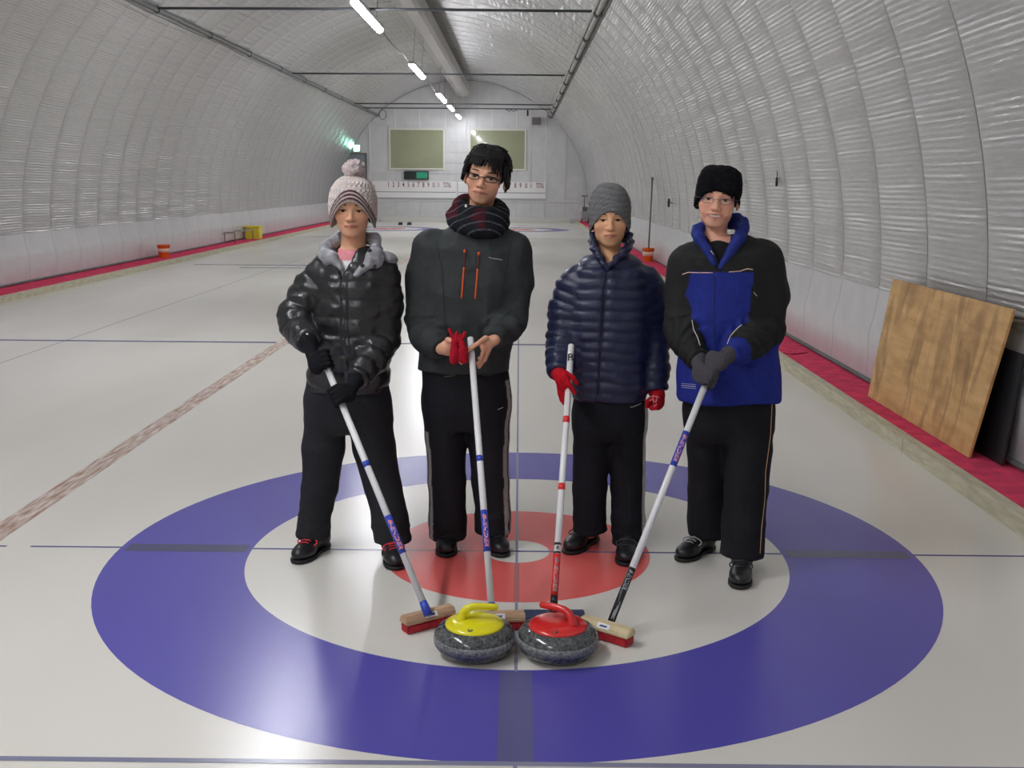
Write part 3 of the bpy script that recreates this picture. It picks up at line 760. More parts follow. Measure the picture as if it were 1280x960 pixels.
# ================================================================== people: signed-distance modelling
def axis(lo, hi, step, bands):
    x = lo; out = []
    while x < hi:
        out.append(x)
        st = step
        for a, b, s in bands:
            if a - s <= x <= b: st = min(st, s)
        x += st
    out.append(x)
    return np.array(out, dtype=np.float64)
class Field:
    def __init__(s, lo, hi, step, bands=()):
        s.ax = [axis(lo[i], hi[i], step, [(b[0][i], b[1][i], b[2]) for b in bands]) for i in range(3)]
        s.d = np.full([len(a) for a in s.ax], 0.3, dtype=np.float32)
    def op(s, fn, lo, hi, k=0.0, mode='u'):
        sl = []
        for i in range(3):
            a = max(np.searchsorted(s.ax[i], lo[i] - k - .012) - 1, 0); b = min(np.searchsorted(s.ax[i], hi[i] + k + .012) + 1, len(s.ax[i]))
            if b <= a: return s
            sl.append(slice(a, b))
        sl = tuple(sl)
        X = s.ax[0][sl[0]][:, None, None]; Y = s.ax[1][sl[1]][None, :, None]; Z = s.ax[2][sl[2]][None, None, :]
        g = fn(X, Y, Z).astype(np.float32); d = s.d[sl]
        def smin(p, q):
            if k <= 0: return np.minimum(p, q)
            h = np.clip(.5 + .5 * (p - q) / k, 0, 1)
            return p * (1 - h) + q * h - k * h * (1 - h)
        r = smin(d, g) if mode == 'u' else (-smin(-d, g) if mode == 's' else np.maximum(d, g))
        s.d[sl] = r
        return s
    def ell(s, c, r, R=None, k=0.0, mode='u'):
        c = np.asarray(c, float); r = np.asarray(r, float)
        if R is None:
            ext = r
            def fn(X, Y, Z):
                a, b, e = (X - c[0]), (Y - c[1]), (Z - c[2])
                k0 = np.sqrt((a / r[0]) ** 2 + (b / r[1]) ** 2 + (e / r[2]) ** 2); k1 = np.sqrt((a / r[0] ** 2) ** 2 + (b / r[1] ** 2) ** 2 + (e / r[2] ** 2) ** 2) + 1e-9
                return k0 * (k0 - 1) / k1
        else:
            ext = np.full(3, r.max())
            def fn(X, Y, Z):
                x, y, z = X - c[0], Y - c[1], Z - c[2]
                a = R[0, 0] * x + R[1, 0] * y + R[2, 0] * z; b = R[0, 1] * x + R[1, 1] * y + R[2, 1] * z; e = R[0, 2] * x + R[1, 2] * y + R[2, 2] * z
                k0 = np.sqrt((a / r[0]) ** 2 + (b / r[1]) ** 2 + (e / r[2]) ** 2); k1 = np.sqrt((a / r[0] ** 2) ** 2 + (b / r[1] ** 2) ** 2 + (e / r[2] ** 2) ** 2) + 1e-9
                return k0 * (k0 - 1) / k1
        return s.op(fn, c - ext, c + ext, k, mode)
    def cone(s, a, b, ra, rb, k=0.0, mode='u'):
        a = np.asarray(a, float); b = np.asarray(b, float); ab = b - a; L2 = max(ab @ ab, 1e-12)
        def fn(X, Y, Z):
            x, y, z = X - a[0], Y - a[1], Z - a[2]
            t = np.clip((x * ab[0] + y * ab[1] + z * ab[2]) / L2, 0, 1)
            return np.sqrt((x - t * ab[0]) ** 2 + (y - t * ab[1]) ** 2 + (z - t * ab[2]) ** 2) - (ra + (rb - ra) * t)
        m = max(ra, rb)
        return s.op(fn, np.minimum(a, b) - m, np.maximum(a, b) + m, k, mode)
    def chain(s, pts, rs, k=0.0, kk=None, mode='u'):
        for i in range(len(pts) - 1):
            s.cone(pts[i], pts[i + 1], rs[i], rs[i + 1], k if i == 0 or kk is None else kk, mode)
        return s
    def loft(s, rows, k=0.0, n=2.4, grow=1.0, mode='u'):
        """rows: (z, cx, cy, halfwidth, halfdepth) sorted by z"""
        R = np.array(sorted(rows)); z0, z1 = R[0, 0], R[-1, 0]
        def fn(X, Y, Z):
            zc = np.clip(Z, z0, z1)
            cx, cy, a, b = (np.interp(zc.ravel(), R[:, 0], R[:, i]).reshape(zc.shape) for i in (1, 2, 3, 4))
            a = a * grow; b = b * grow
            q = (np.abs((X - cx) / a) ** n + np.abs((Y - cy) / b) ** n) ** (1 / n)
            d = (q - 1) * np.minimum(a, b)
            dz = np.maximum(Z - z1, z0 - Z)
            return np.where(dz > 0, np.maximum(np.sqrt(np.maximum(d, 0) ** 2 + dz ** 2) * 1.0, dz), d + 0 * Z)
        w = max(R[:, 3]) * grow; h = max(R[:, 4]) * grow
        return s.op(fn, (R[:, 1].min() - w, R[:, 2].min() - h, z0), (R[:, 1].max() + w, R[:, 2].max() + h, z1), k, mode)
    def plane_cut(s, p, nrm, lo, hi):
        """removes the side the normal points to, inside the box lo..hi"""
        p = np.asarray(p, float); nrm = np.asarray(nrm, float) / np.linalg.norm(nrm)
        sl = tuple(slice(max(np.searchsorted(s.ax[i], lo[i]), 0), min(np.searchsorted(s.ax[i], hi[i]), len(s.ax[i]))) for i in range(3))
        X = s.ax[0][sl[0]][:, None, None]; Y = s.ax[1][sl[1]][None, :, None]; Z = s.ax[2][sl[2]][None, None, :]
        g = (X - p[0]) * nrm[0] + (Y - p[1]) * nrm[1] + (Z - p[2]) * nrm[2]
        s.d[sl] = np.maximum(s.d[sl], g)
        return s
    def cut_fn(s, fn):
        X = s.ax[0][:, None, None]; Y = s.ax[1][None, :, None]; Z = s.ax[2][None, None, :]
        s.d = np.maximum(s.d, fn(X, Y, Z).astype(np.float32)); return s
    def nets(s):
        d = s.d
        d[0] = d[-1] = .1; d[:, 0] = d[:, -1] = .1; d[:, :, 0] = d[:, :, -1] = .1
        ins = d < 0
        ny, nz = d.shape[1] - 1, d.shape[2] - 1
        cells = []; poss = []; quads = []; flips = []
        for a in range(3):
            s0 = [slice(None)] * 3; s1 = [slice(None)] * 3
            s0[a] = slice(0, -1); s1[a] = slice(1, None)
            I = np.argwhere(ins[tuple(s0)] != ins[tuple(s1)])
            i0 = tuple(I.T); J = I.copy(); J[:, a] += 1; i1 = tuple(J.T)
            d0 = d[i0]; d1 = d[i1]; t = d0 / (d0 - d1)
            P = np.stack([s.ax[q][I[:, q]] for q in range(3)], 1)
            P[:, a] += t * (s.ax[a][J[:, a]] - s.ax[a][I[:, a]])
            b, c = (a + 1) % 3, (a + 2) % 3
            qs = []
            for db, dc in ((-1, -1), (0, -1), (0, 0), (-1, 0)):
                K = I.copy(); K[:, b] += db; K[:, c] += dc
                cid = (K[:, 0] * ny + K[:, 1]) * nz + K[:, 2]
                qs.append(cid); cells.append(cid); poss.append(P)
            quads.append(np.stack(qs, 1)); flips.append(~ins[i0])
        cells = np.concatenate(cells); poss = np.concatenate(poss)
        u, inv = np.unique(cells, return_inverse=True)
        cnt = np.bincount(inv)
        V = np.stack([np.bincount(inv, poss[:, q]) / cnt for q in range(3)], 1)
        Q = np.concatenate(quads); fl = np.concatenate(flips)
        Q = np.searchsorted(u, Q); Q[fl] = Q[fl][:, ::-1]
        return V, Q
def normals(v, f):
    a = v[f[:, 2]] - v[f[:, 0]]; b = v[f[:, 3]] - v[f[:, 1]]; n = np.cross(a, b)
    out = np.zeros_like(v)
    for i in range(4):
        for q in range(3): out[:, q] += np.bincount(f[:, i], n[:, q], len(v))
    return out / (np.linalg.norm(out, axis=1, keepdims=True) + 1e-12)
def smooth(v, f, it=2, lam=.5):
    e = np.concatenate([f[:, [0, 1]], f[:, [1, 2]], f[:, [2, 3]], f[:, [3, 0]]]); e = np.concatenate([e, e[:, ::-1]])
    cnt = np.bincount(e[:, 0], minlength=len(v))
    for _ in range(it):
        m = np.stack([np.bincount(e[:, 0], v[e[:, 1], q], len(v)) for q in range(3)], 1) / cnt[:, None]
        v = v + lam * (m - v)
    return v
_tab = np.random.RandomState(3).uniform(-1, 1, (32, 32, 32)).astype(np.float32)
def vnoise(P, fr, seed=0):
    q = P * np.asarray(fr) + seed * 7.31 + 100
    i = np.floor(q).astype(int); t = q - i; t = t * t * (3 - 2 * t)
    o = 0
    for a in (0, 1):
        for b in (0, 1):
            for c in (0, 1):
                w = (t[:, 0] if a else 1 - t[:, 0]) * (t[:, 1] if b else 1 - t[:, 1]) * (t[:, 2] if c else 1 - t[:, 2])
                o = o + w * _tab[(i[:, 0] + a) % 32, (i[:, 1] + b) % 32, (i[:, 2] + c) % 32]
    return o
def ridge(P, fr, seed=0):
    return 1 - np.abs(vnoise(P, fr, seed)) * 2
def chain_param(P, pts):
    """distance to a polyline and arc length along it"""
    best = np.full(len(P), 9e9); arc = np.zeros(len(P)); L = 0
    for a, b in zip(pts[:-1], pts[1:]):
        a = np.asarray(a); b = np.asarray(b); ab = b - a; l = np.linalg.norm(ab)
        t = np.clip((P - a) @ ab / l ** 2, 0, 1); d = np.linalg.norm(P - a - t[:, None] * ab, axis=1)
        m = d < best; best[m] = d[m]; arc[m] = L + t[m] * l; L += l
    return best, arc
def sstep(x, a, b):
    t = np.clip((x - a) / (b - a), 0, 1); return t * t * (3 - 2 * t)
def rot(yaw=0, pitch=0, roll=0):
    y, p, r = map(math.radians, (yaw, pitch, roll))
    Rz = np.array([[math.cos(y), -math.sin(y), 0], [math.sin(y), math.cos(y), 0], [0, 0, 1]])
    Rx = np.array([[1, 0, 0], [0, math.cos(p), -math.sin(p)], [0, math.sin(p), math.cos(p)]])
    Ry = np.array([[math.cos(r), 0, math.sin(r)], [0, 1, 0], [-math.sin(r), 0, math.cos(r)]])
    return Ry @ Rz @ Rx
class Frame:
    def __init__(s, c, R, k): s.c = np.asarray(c, float); s.R = R; s.k = k
    def w(s, p): return s.c + s.R @ (np.asarray(p, float) * s.k)
    def wl(s, P): return s.c + (np.asarray(P, float) * s.k) @ s.R.T
    def l(s, P): return (np.asarray(P) - s.c) @ s.R / s.k
def unit(v): v = np.asarray(v, float); return v / np.linalg.norm(v)
def fmesh(name, F, m, parent, it=2, disp=None, col=None, lam=.5):
    v, f = F.nets(); v = smooth(v, f, it, lam)
    if disp is not None:
        n = normals(v, f); v = v + n * disp(v)[:, None]
    c = None
    if col is not None: c = col(v) if callable(col) else np.tile(lin(col), (len(v), 1))
    o = link(name, tomesh(name, v, f, True, c), m, parent)
    return o, v, f
def bvh_of(v, f): return BVHTree.FromPolygons([tuple(p) for p in v], [tuple(q) for q in f])
def cast(bvh, o, d, off=0.0):
    h = bvh.ray_cast(Vector(o), Vector(d))
    if h[0] is None: return None
    return np.array(h[0]) - np.asarray(unit(d)) * off
def cast_px(bvh, px, py, off=.001):
    """point of the surface seen at a photo position"""
    return cast(bvh, CAMP, ray(px, py), off)
def surf_tube(name, bvh, pxs, r, m, parent, n=6, sub=8, off=.0):
    P = []
    for (a, b), (c, d) in zip(pxs[:-1], pxs[1:]):
        for i in range(sub): P.append((a + (c - a) * i / sub, b + (d - b) * i / sub))
    P.append(pxs[-1])
    W3 = [cast_px(bvh, x, y, off) for x, y in P]; W3 = [p for p in W3 if p is not None]
    if len(W3) < 2: return None
    return MB().tube(W3, r, n).build(name, m, parent, smooth=True)
def surf_text(name, bvh, s, px, py, hpx, m, parent, ang=0.0, off=.0015, sx=1.0):
    v, f = text_mesh(s, hpx); ca, sa = math.cos(ang), math.sin(ang)
    P = []
    for q in v:
        x, y = q[0] * sx, -q[1]
        p = cast_px(bvh, px + x * ca - y * sa, py + x * sa + y * ca, off)
        if p is None: return None
        P.append(p)
    return link(name, tomesh(name, np.array(P), f), m, parent)

# ------------------------------------------------------------------ materials of the people
M_skin = mat('skin', attr=True, rough=.5, sss=.08, spec=.35, var=.06, vscale=60)
M_cloth = mat('cloth_vc', attr=True, rough=.75, var=.18, vscale=45, bump=.15, bscale=260, spec=.25)
M_knit = mat('knit_vc', attr=True, rough=.95, var=.25, vscale=120, bump=.5, bscale=220, spec=.1)
M_puff = mat('puffer_black', (37, 38, 39), .33, var=.2, vscale=14, bump=.25, bscale=45, spec=.6)
M_navy = mat('puffer_navy', (31, 37, 68), .42, var=.2, vscale=18, bump=.2, bscale=55, spec=.5)
M_trou = mat('trouser_black', attr=True, rough=.8, var=.2, vscale=60, bump=.15, bscale=220, spec=.2)
M_shoe = mat('shoe_black', (28, 28, 31), .38, var=.2, vscale=25, spec=.5)
M_sole = mat('sole_black', (20, 20, 22), .6)
M_hair = mat('hair_black', (24, 21, 21), .62, var=.4, vscale=90, stretch=(1, 1, .2), spec=.25)
M_eye = mat('eyeball', attr=True, rough=.15)
M_teeth = mat('teeth', (226, 220, 208), .3)

# ------------------------------------------------------------------ head
def head_sdf(F, T, smile=0.0, wide=1.0, neck_to=None):
    k = T.k
    def E(c, r, kk=.0, mode='u'): F.ell(T.w((c[0] * wide, c[1], c[2])), np.array(r) * k, T.R, kk * k, mode)
    def Cn(a, b, ra, rb, kk=.0, mode='u'): F.cone(T.w((a[0] * wide, a[1], a[2])), T.w((b[0] * wide, b[1], b[2])), ra * k, rb * k, kk * k, mode)
    E((0, .012, .035), (.077, .094, .082)); E((0, -.018, -.02), (.068, .074, .086), .02)
    E((0, -.018, -.066), (.059, .060, .046), .02); E((0, -.064, -.094), (.030, .020, .018), .024)
    for s in (-1, 1):
        E((s * .043, -.055, -.024), (.024, .023, .022), .02)
        Cn((s * .012, -.083, .026), (s * .046, -.068, .024), .008, .007, .018)
        E((s * .078, .014, -.008), (.009, .019, .031), .006); E((s * .084, .006, -.006), (.005, .009, .016), .004, 's')
    for s in (-1, 1): E((s * .033, -.099, .005), (.020, .018, .012), .012, 's')
    for s in (-1, 1): E((s * .032, -.0705, .003), (.0165, .0150, .0135), .005)
    Cn((0, -.084, .014), (0, -.101, -.028), .0080, .0105, .010)
    E((0, -.1035, -.031), (.0130, .0115, .0105), .006)
    for s in (-1, 1): E((s * .0135, -.0935, -.034), (.0085, .009, .0078), .005)
    for s in (-1, 1): E((s * .006, -.102, -.0415), (.0038, .005, .003), .002, 's')
    E((0, -.078, -.063), (.028, .016, .020), .014)
    cz = .005 * smile + .0012; w1 = .0255 + .005 * smile
    for s in (-1, 1):
        Cn((0, -.0945, -.0588), (s * w1, -.083, -.0622 + cz), .0042, .0022, .004)
        Cn((0, -.0935, -.0685 - .003 * smile), (s * (w1 - .003), -.083, -.0640 + cz), .0048, .0022, .004)
        if smile: E((s * .040, -.066, -.048), (.018, .016, .018), .014)
    if smile: E((0, -.094, -.0630), (.024, .014, .0056), .002, 's')
    else:
        for s in (-1, 1): Cn((0, -.1005, -.0634), (s * w1, -.0875, -.0628 + cz), .0024, .0018, .002, 's')
    for s in (-1, 1): E((s * .032, -.0885, .002), (.0142, .012, .0046), .0015, 's')
    nk = T.w((0, .028, -.20)) if neck_to is None else neck_to
    F.cone(T.w((0, .020, -.06)), nk, .052 * k, .056 * k, .02 * k)
def skin_col(T, base, lip=(176, 92, 84), smile=0.0, stubble=0.0, wide=1.0):
    b = np.array(lin(base)); lp = np.array(lin(lip)); pk = np.array(lin((206, 128, 104)))
    def fn(v):
        q = T.l(v); q = q / np.array([wide, 1, 1])
        c = np.tile(b, (len(v), 1))
        ch = np.exp(-(((np.abs(q[:, 0]) - .042) / .022) ** 2 + ((q[:, 2] + .028) / .024) ** 2)) * (q[:, 1] < -.02)
        c = c * (1 - .3 * ch[:, None]) + pk * .3 * ch[:, None]
        w1 = .0275 + .005 * smile
        zc = .005 * smile * (np.abs(q[:, 0]) / w1) ** 2
        m = (np.abs(q[:, 0]) < w1) & (q[:, 1] < -.07)
        hh = .0072 * np.sqrt(np.maximum(0, 1 - (q[:, 0] / w1) ** 2)) + .001 + .002 * smile
        a = np.where(m, 1 - sstep(np.abs(q[:, 2] + .0635 - zc), hh * .85, hh * 1.2), 0)[:, None]
        c = c * (1 - .6 * a) + lp * .6 * a
        ml = np.where((np.abs(q[:, 0]) < w1 * 1.05) & (q[:, 1] < -.07), np.exp(-((q[:, 2] + .0633 - zc) / .0022) ** 2), 0)[:, None] * (.75 if not smile else .0)  # shade of the groove between the lips, put into the skin colour
        c = c * (1 - ml) + np.array(lin((112, 52, 46))) * ml
        sh_ = (np.exp(-((np.abs(q[:, 0]) - .006) / .0045) ** 2 - ((q[:, 2] + .041) / .003) ** 2) * (q[:, 1] < -.08))[:, None] * .5
        c = c * (1 - sh_) + np.array(lin((110, 60, 46))) * sh_
        if stubble:
            g = np.exp(-((q[:, 2] + .088) / .026) ** 2) * (q[:, 1] < -.02) * stubble
            c = c * (1 - g[:, None] * .35)
        return c
    return fn
def face_parts(T, bvh, parent, wide=1.0, brow=.0032, lash=.0017, smile=0.0, glasses=None, gz=0.0):
    k = T.k; fwd = T.R @ np.array([0, 1., 0])
    def sf(x, z, off=0.0):
        o = T.w((x * wide, -.2, z)); return cast(bvh, o, fwd, off)
    for s in (-1, 1):
        c = T.w((s * .032 * wide, -.0712, .002)); r = .0127 * k
        F = MB(); n1, n2 = 18, 24; v = []; f = []
        v2, col = [], []
        for i in range(n1 + 1):
            th = math.pi * i / n1
            for j in range(n2):
                ph = 2 * math.pi * j / n2
                lo = np.array([math.sin(th) * math.cos(ph), -math.cos(th), math.sin(th) * math.sin(ph)]) * r
                v2.append(c + T.R @ lo); col.append(lin((14, 10, 9)) if th < .56 else lin((198, 188, 178)))
        f = [(i*n2+j, i*n2+(j+1) % n2, (i+1)*n2+(j+1) % n2, (i+1)*n2+j) for i in range(n1) for j in range(n2)]
        link('eyeball', tomesh('eyeball', np.array(v2), f, True, np.array(col)), M_eye, parent)
        pts = [sf(s * x, z, -.0008) for x, z in ((.016, .0262), (.025, .0282), (.036, .0295), (.045, .0280), (.053, .0240))]
        pts = [p for p in pts if p is not None]
        MB().tube(pts, [brow * k * q for q in (.6, .85, .85, .7, .35)][:len(pts)], 8).build('eyebrow', M_hair, parent, smooth=True)
        xs = np.linspace(-.0142, .0142, 9)
        pts = [sf(s * .032 + x, .002 + .0050 * math.sqrt(max(0, 1 - (x / .0146) ** 2)), .0) for x in xs]
        pts = [p for p in pts if p is not None]
        MB().tube(pts, lash * k, 6).build('eyelashes', M_hair, parent, smooth=True)
    if smile:
        P = [T.w((x, -.0870 + 9 * x * x, -.0632 + 5 * x * x)) for x in np.linspace(-.025, .025, 9)]
        MB().tube(P, .0050 * k, 8).build('teeth', M_teeth, parent, smooth=True)
    if glasses:
        rim_m, rr, hw, hh, thick = glasses
        g = empty('eyeglasses', T.w((0, -.105, gz))); g.parent = parent; g.matrix_parent_inverse = Matrix.Translation(parent.location).inverted()
        for s in (-1, 1):
            L = []
            for i in range(25):
                a = 2 * math.pi * i / 24
                cx = abs(math.cos(a)) ** .6 * math.copysign(1, math.cos(a)); sz = abs(math.sin(a)) ** .6 * math.copysign(1, math.sin(a))
                x = s * .0335 + hw * cx; z = gz + hh * sz
                L.append(T.w((x * wide, -.1035 + 5.5 * x * x, z)))
            MB().tube(L, rr * k, 6, False).build('rim', rim_m, g, smooth=True)
            if thick: MB().tube(L[2:11], rr * 1.6 * k, 6).build('brow_bar', rim_m, g, smooth=True)
            x0 = s * (.0335 + hw)
            MB().tube([T.w((x0 * wide, -.1035 + 5.5 * x0 * x0, gz + hh * .5)), T.w((s * .078 * wide, -.075, gz + .006)), T.w((s * .080 * wide, -.01, gz + .004)), T.w((s * .079 * wide, .018, gz - .006))], rr * 1.1 * k, 6).build('temple', rim_m, g, smooth=True)
            me = [T.w((s * .0335 * wide, -.1035 + 5.5 * .0335 ** 2, gz))] + L[:-1]
            link('lens', tomesh('lens', np.array(me), [(0, i + 1, (i + 1) % 24 + 1) for i in range(24)]), M_lens, g)
        MB().tube([T.w((-(.0335 - hw) * wide, -.1025, gz + .003)), T.w((0, -.1085, gz + .006)), T.w(((.0335 - hw) * wide, -.1025, gz + .003))], rr * k, 6).build('bridge', rim_m, g, smooth=True)
M_lens = bpy.data.materials.new('lens_glass'); M_lens.use_nodes = True
_n = M_lens.node_tree; _n.nodes.clear()
_o = _n.nodes.new('ShaderNodeOutputMaterial'); _t = _n.nodes.new('ShaderNodeBsdfTransparent'); _g = _n.nodes.new('ShaderNodeBsdfGlossy'); _mx = _n.nodes.new('ShaderNodeMixShader')
_g.inputs['Roughness'].default_value = .05; _mx.inputs[0].default_value = .08
_n.links.new(_t.outputs[0], _mx.inputs[1]); _n.links.new(_g.outputs[0], _mx.inputs[2]); _n.links.new(_mx.outputs[0], _o.inputs[0])

# ------------------------------------------------------------------ hands
def grip_hand(F, S, A, wrist, back, r=SR, fr=.0098, k=.006, up=1.0, wr=.031, toward=None):
    """a hand closed round a shaft through S with unit axis A (upwards)"""
    S = np.asarray(S, float); A = unit(A) * up; wrist = np.asarray(wrist, float)
    hd = (S - wrist) - A * ((S - wrist) @ A)
    hd = unit(hd) if toward is None else unit(np.asarray(toward) - A * (np.asarray(toward) @ A))
    n = np.cross(A, hd); n = n * (1.0 if n @ np.asarray(back, float) > 0 else -1.0)
    R = np.stack([hd, n, A], 1)
    pc = S + n * (r + .017) - hd * .012
    F.ell(pc, (.046, .017, .044), R, .0)
    F.ell(pc + hd * .016, (.026, .016, .042), R, .012)
    fa = unit(wrist - pc); F.cone(wrist + fa * .03, wrist, wr * 1.12, wr * 1.06, .02); F.cone(wrist, pc - hd * .02, wr, .023, .02)
    for i, (o, sc) in enumerate(((.031, .95), (.0105, 1.05), (-.0105, 1.0), (-.030, .85))):
        b = S + A * o
        p = [b + n * (r + .016) + hd * .022 * sc, b + n * (r * .2) + hd * (r + .020 * sc), b - n * (r + .008) + hd * (.012 * sc), b - n * (r + .009) - hd * .012 * sc]
        F.chain(p, [fr * 1.12, fr * 1.05, fr, fr * .86], k, .002)
    t = [pc - hd * .015 + A * .030, S + A * .040 - hd * (r + .014) + n * .002, S + A * .046 - n * (r + .008) - hd * .004, S + A * .040 - n * (r + .010) + hd * .016]
    F.chain(t, [.016, .0125, .0112, .0095], .010, .002)
    return F
def hand_field(S, wrist, step=.0028, m=.125):
    S = np.asarray(S); lo = np.minimum(S, wrist) - m; hi = np.maximum(S, wrist) + m
    return Field(lo, hi, step)
# ------------------------------------------------------------------ shoes
def shoe(parent, toe, heel, lace_m, ln=.285, h=.075, sole_h=.018):
    toe = np.asarray(toe, float); d = unit(np.asarray(heel, float) - toe); d[2] = 0; d = unit(d)
    c = toe + d * ln * .5; sx = np.cross(d, (0, 0, 1.))
    R = np.stack([sx, d, np.array([0, 0, 1.])], 1); T = Frame((c[0], c[1], 0), R, 1.0)
    def ext(F): return F
    lo = np.minimum(toe, toe + d * ln) - .09; hi = np.maximum(toe, toe + d * ln) + .09; lo[2] = -.01; hi[2] = .20
    F = Field(lo, hi, .0042)
    F.ell(T.w((0, -.070, .038)), (.047, .072, .036), R); F.ell(T.w((0, .085, .045)), (.036, .056, .048), R, .03)
    F.cone(T.w((0, -.04, .045)), T.w((0, .075, .075)), .036, .036, .03); F.cone(T.w((0, .08, .06)), T.w((0, .085, .13)), .040, .046, .03)
    F.plane_cut((0, 0, .012), (0, 0, -1), (-99,) * 3, (99,) * 3)
    o, v, f = fmesh('shoe', F, M_shoe, parent, 2)
    F = Field((lo[0], lo[1], -.012), (hi[0], hi[1], .06), .004)
    F.ell(T.w((0, -.070, .012)), (.051, .076, .05), R); F.ell(T.w((0, .085, .012)), (.041, .061, .05), R, .03); F.cone(T.w((0, -.03, .012)), T.w((0, .06, .012)), .038, .036, .03)
    F.plane_cut((0, 0, .0015), (0, 0, -1), (-99,) * 3, (99,) * 3); F.plane_cut((0, 0, sole_h), (0, 0, 1), (-99,) * 3, (99,) * 3)
    so, _, _ = fmesh('sole', F, M_sole, o, 0)
    b = bvh_of(v, f)
    def top(x, y, off=.0012):
        p = T.w((x, y, .3)); return cast(b, p, (0, 0, -1.), off)
    for i in range(4):
        y = -.070 + i * .022
        pts = [top(x, y + (.006 if x > 0 else 0)) for x in (-.024, -.012, 0, .012, .024)]
        pts = [p for p in pts if p is not None]
        if len(pts) > 2: MB().tube(pts, .0032, 6).build('lace', lace_m, o, smooth=True)
    p0 = top(0, -.022, .004)
    if p0 is not None:
        for s in (-1, 1):
            P = [p0 + T.R @ np.array([s * .048 * math.sin(a) * (1 if a < 2.6 else 1), -.012 + .016 * math.cos(a), -.004 - .016 * (1 - math.cos(a))]) for a in np.linspace(.2, 2.9, 9)]
            P = [p0] + P
            MB().tube(P, .0034, 6).build('bow', lace_m, o, smooth=True)
    return T
# ------------------------------------------------------------------ the four players
def upx(Y): return float(np.linalg.norm(W(641, 480, Y) - W(640, 480, Y)))
def rows_of(L, Y0):
    out = []
    for py, xl, xr, hd, dy in L:
        a, b = W(xl, py, Y0 + dy), W(xr, py, Y0 + dy)
        out.append(((a[2] + b[2]) / 2, (a[0] + b[0]) / 2, Y0 + dy, abs(b[0] - a[0]) / 2, hd))
    return out
def limb(L, Y0):
    return [W(px, py, Y0 + dy) for px, py, dy, r in L], [r * upx(Y0 + dy) for px, py, dy, r in L]
def smin_arr(a, b, k):
    h = np.clip(.5 + .5 * (a - b) / k, 0, 1); return a * (1 - h) + b * h - k * h * (1 - h)
def bounds(rows, chains, pad=.06):
    P = [p for c, r in chains for p in c] + [np.array([x, y, z]) + s * np.array([w, d, 0]) for z, x, y, w, d in rows for s in (-1, 1)]
    m = max([q for c, r in chains for q in r] + [.05]) + pad
    return np.min(P, 0) - m, np.max(P, 0) + m
def garment(rows, arms, step=.007, k=.03, n=2.5, cut=True, extra=None):
    lo, hi = bounds(rows, arms)
    F = Field(lo, hi, step); F.loft(rows, 0, n)
    if extra: extra(F)
    for pts, rs in arms:
        A = Field(lo, hi, step); A.chain(pts, rs, 0, .02)
        if cut: A.plane_cut(pts[-1], pts[-1] - pts[-2], (-99,) * 3, (99,) * 3)
        F.d = smin_arr(F.d, A.d, k)
    return F
def trousers(rows, legs, step=.0075):
    lo, hi = bounds(rows, legs, .04)
    F = Field(lo, hi, step); F.loft(rows, 0, 2.4)
    for pts, rs in legs:
        A = Field(lo, hi, step); A.chain(pts, rs, 0, .015); A.plane_cut(pts[-1], pts[-1] - pts[-2] + np.array([0, 0, -.15]), (-99,) * 3, (99,) * 3)
        F.d = smin_arr(F.d, A.d, .03)
    return F
def body(parent, T, rows, arms, legs, prow, col, wide=1.0, smile=0.0, neck=None, hands=None, hand_boxes=(), feet=()):
    lo, hi = bounds(rows + prow, arms + legs); hi[2] = T.c[2] + .2; lo[2] = 0.005
    hb = [(T.c - np.array([.1, .13, .15]) * T.k, T.c + np.array([.1, .13, .14]) * T.k, .0030)] + list(hand_boxes)
    F = Field(lo, hi, .014, hb)
    F.loft(rows, 0, 2.3, .80); F.loft(prow, .02, 2.3, .80)
    for pts, rs in arms:
        F.chain(pts, [r * (.62 if i < len(rs) - 1 else .42) for i, r in enumerate(rs)], .03, .01)
    for pts, rs in legs:
        F.chain(pts, [r * (.66 if i < len(rs) - 1 else .3) for i, r in enumerate(rs)], .03, .01)
    for T_, an in feet:
        F.cone(an, T_.w((0, .078, .06)), .030, .028, .02); F.cone(T_.w((0, .08, .05)), T_.w((0, -.06, .04)), .028, .024, .02)
    for T_, an in feet:
        A_ = Field(np.minimum(an, T_.c) - .14, np.maximum(an, T_.c + np.array([0, 0, .1])) + .14, .007); A_.cone(an + np.array([0, 0, .05]), T_.w((0, .076, .07)), .050, .045); fmesh('sock', A_, M_sock, parent, 1)
    head_sdf(F, T, smile, wide, neck)
    if hands: hands(F)
    return fmesh('body', F, M_skin, parent, 1, None, col, .4)
def puff(v, torso_c, arms, period, amp, aperiod, seam=None):
    """quilting: rounded baffles between stitched seams"""
    z = v[:, 2] + .010 * vnoise(v, (9, 9, 4), 2)
    t = np.abs(np.sin(np.pi * z / period)) ** .55
    dist = np.full(len(v), 9e9); ta = np.zeros(len(v))
    for pts, rs in arms:
        d, a = chain_param(v, pts); m = d < dist; dist[m] = d[m]; ta[m] = np.abs(np.sin(np.pi * a[m] / aperiod)) ** .55
    w = 1 - sstep(dist, .085, .11)
    q = t * (1 - w) + ta * w
    return amp * (q - .6)
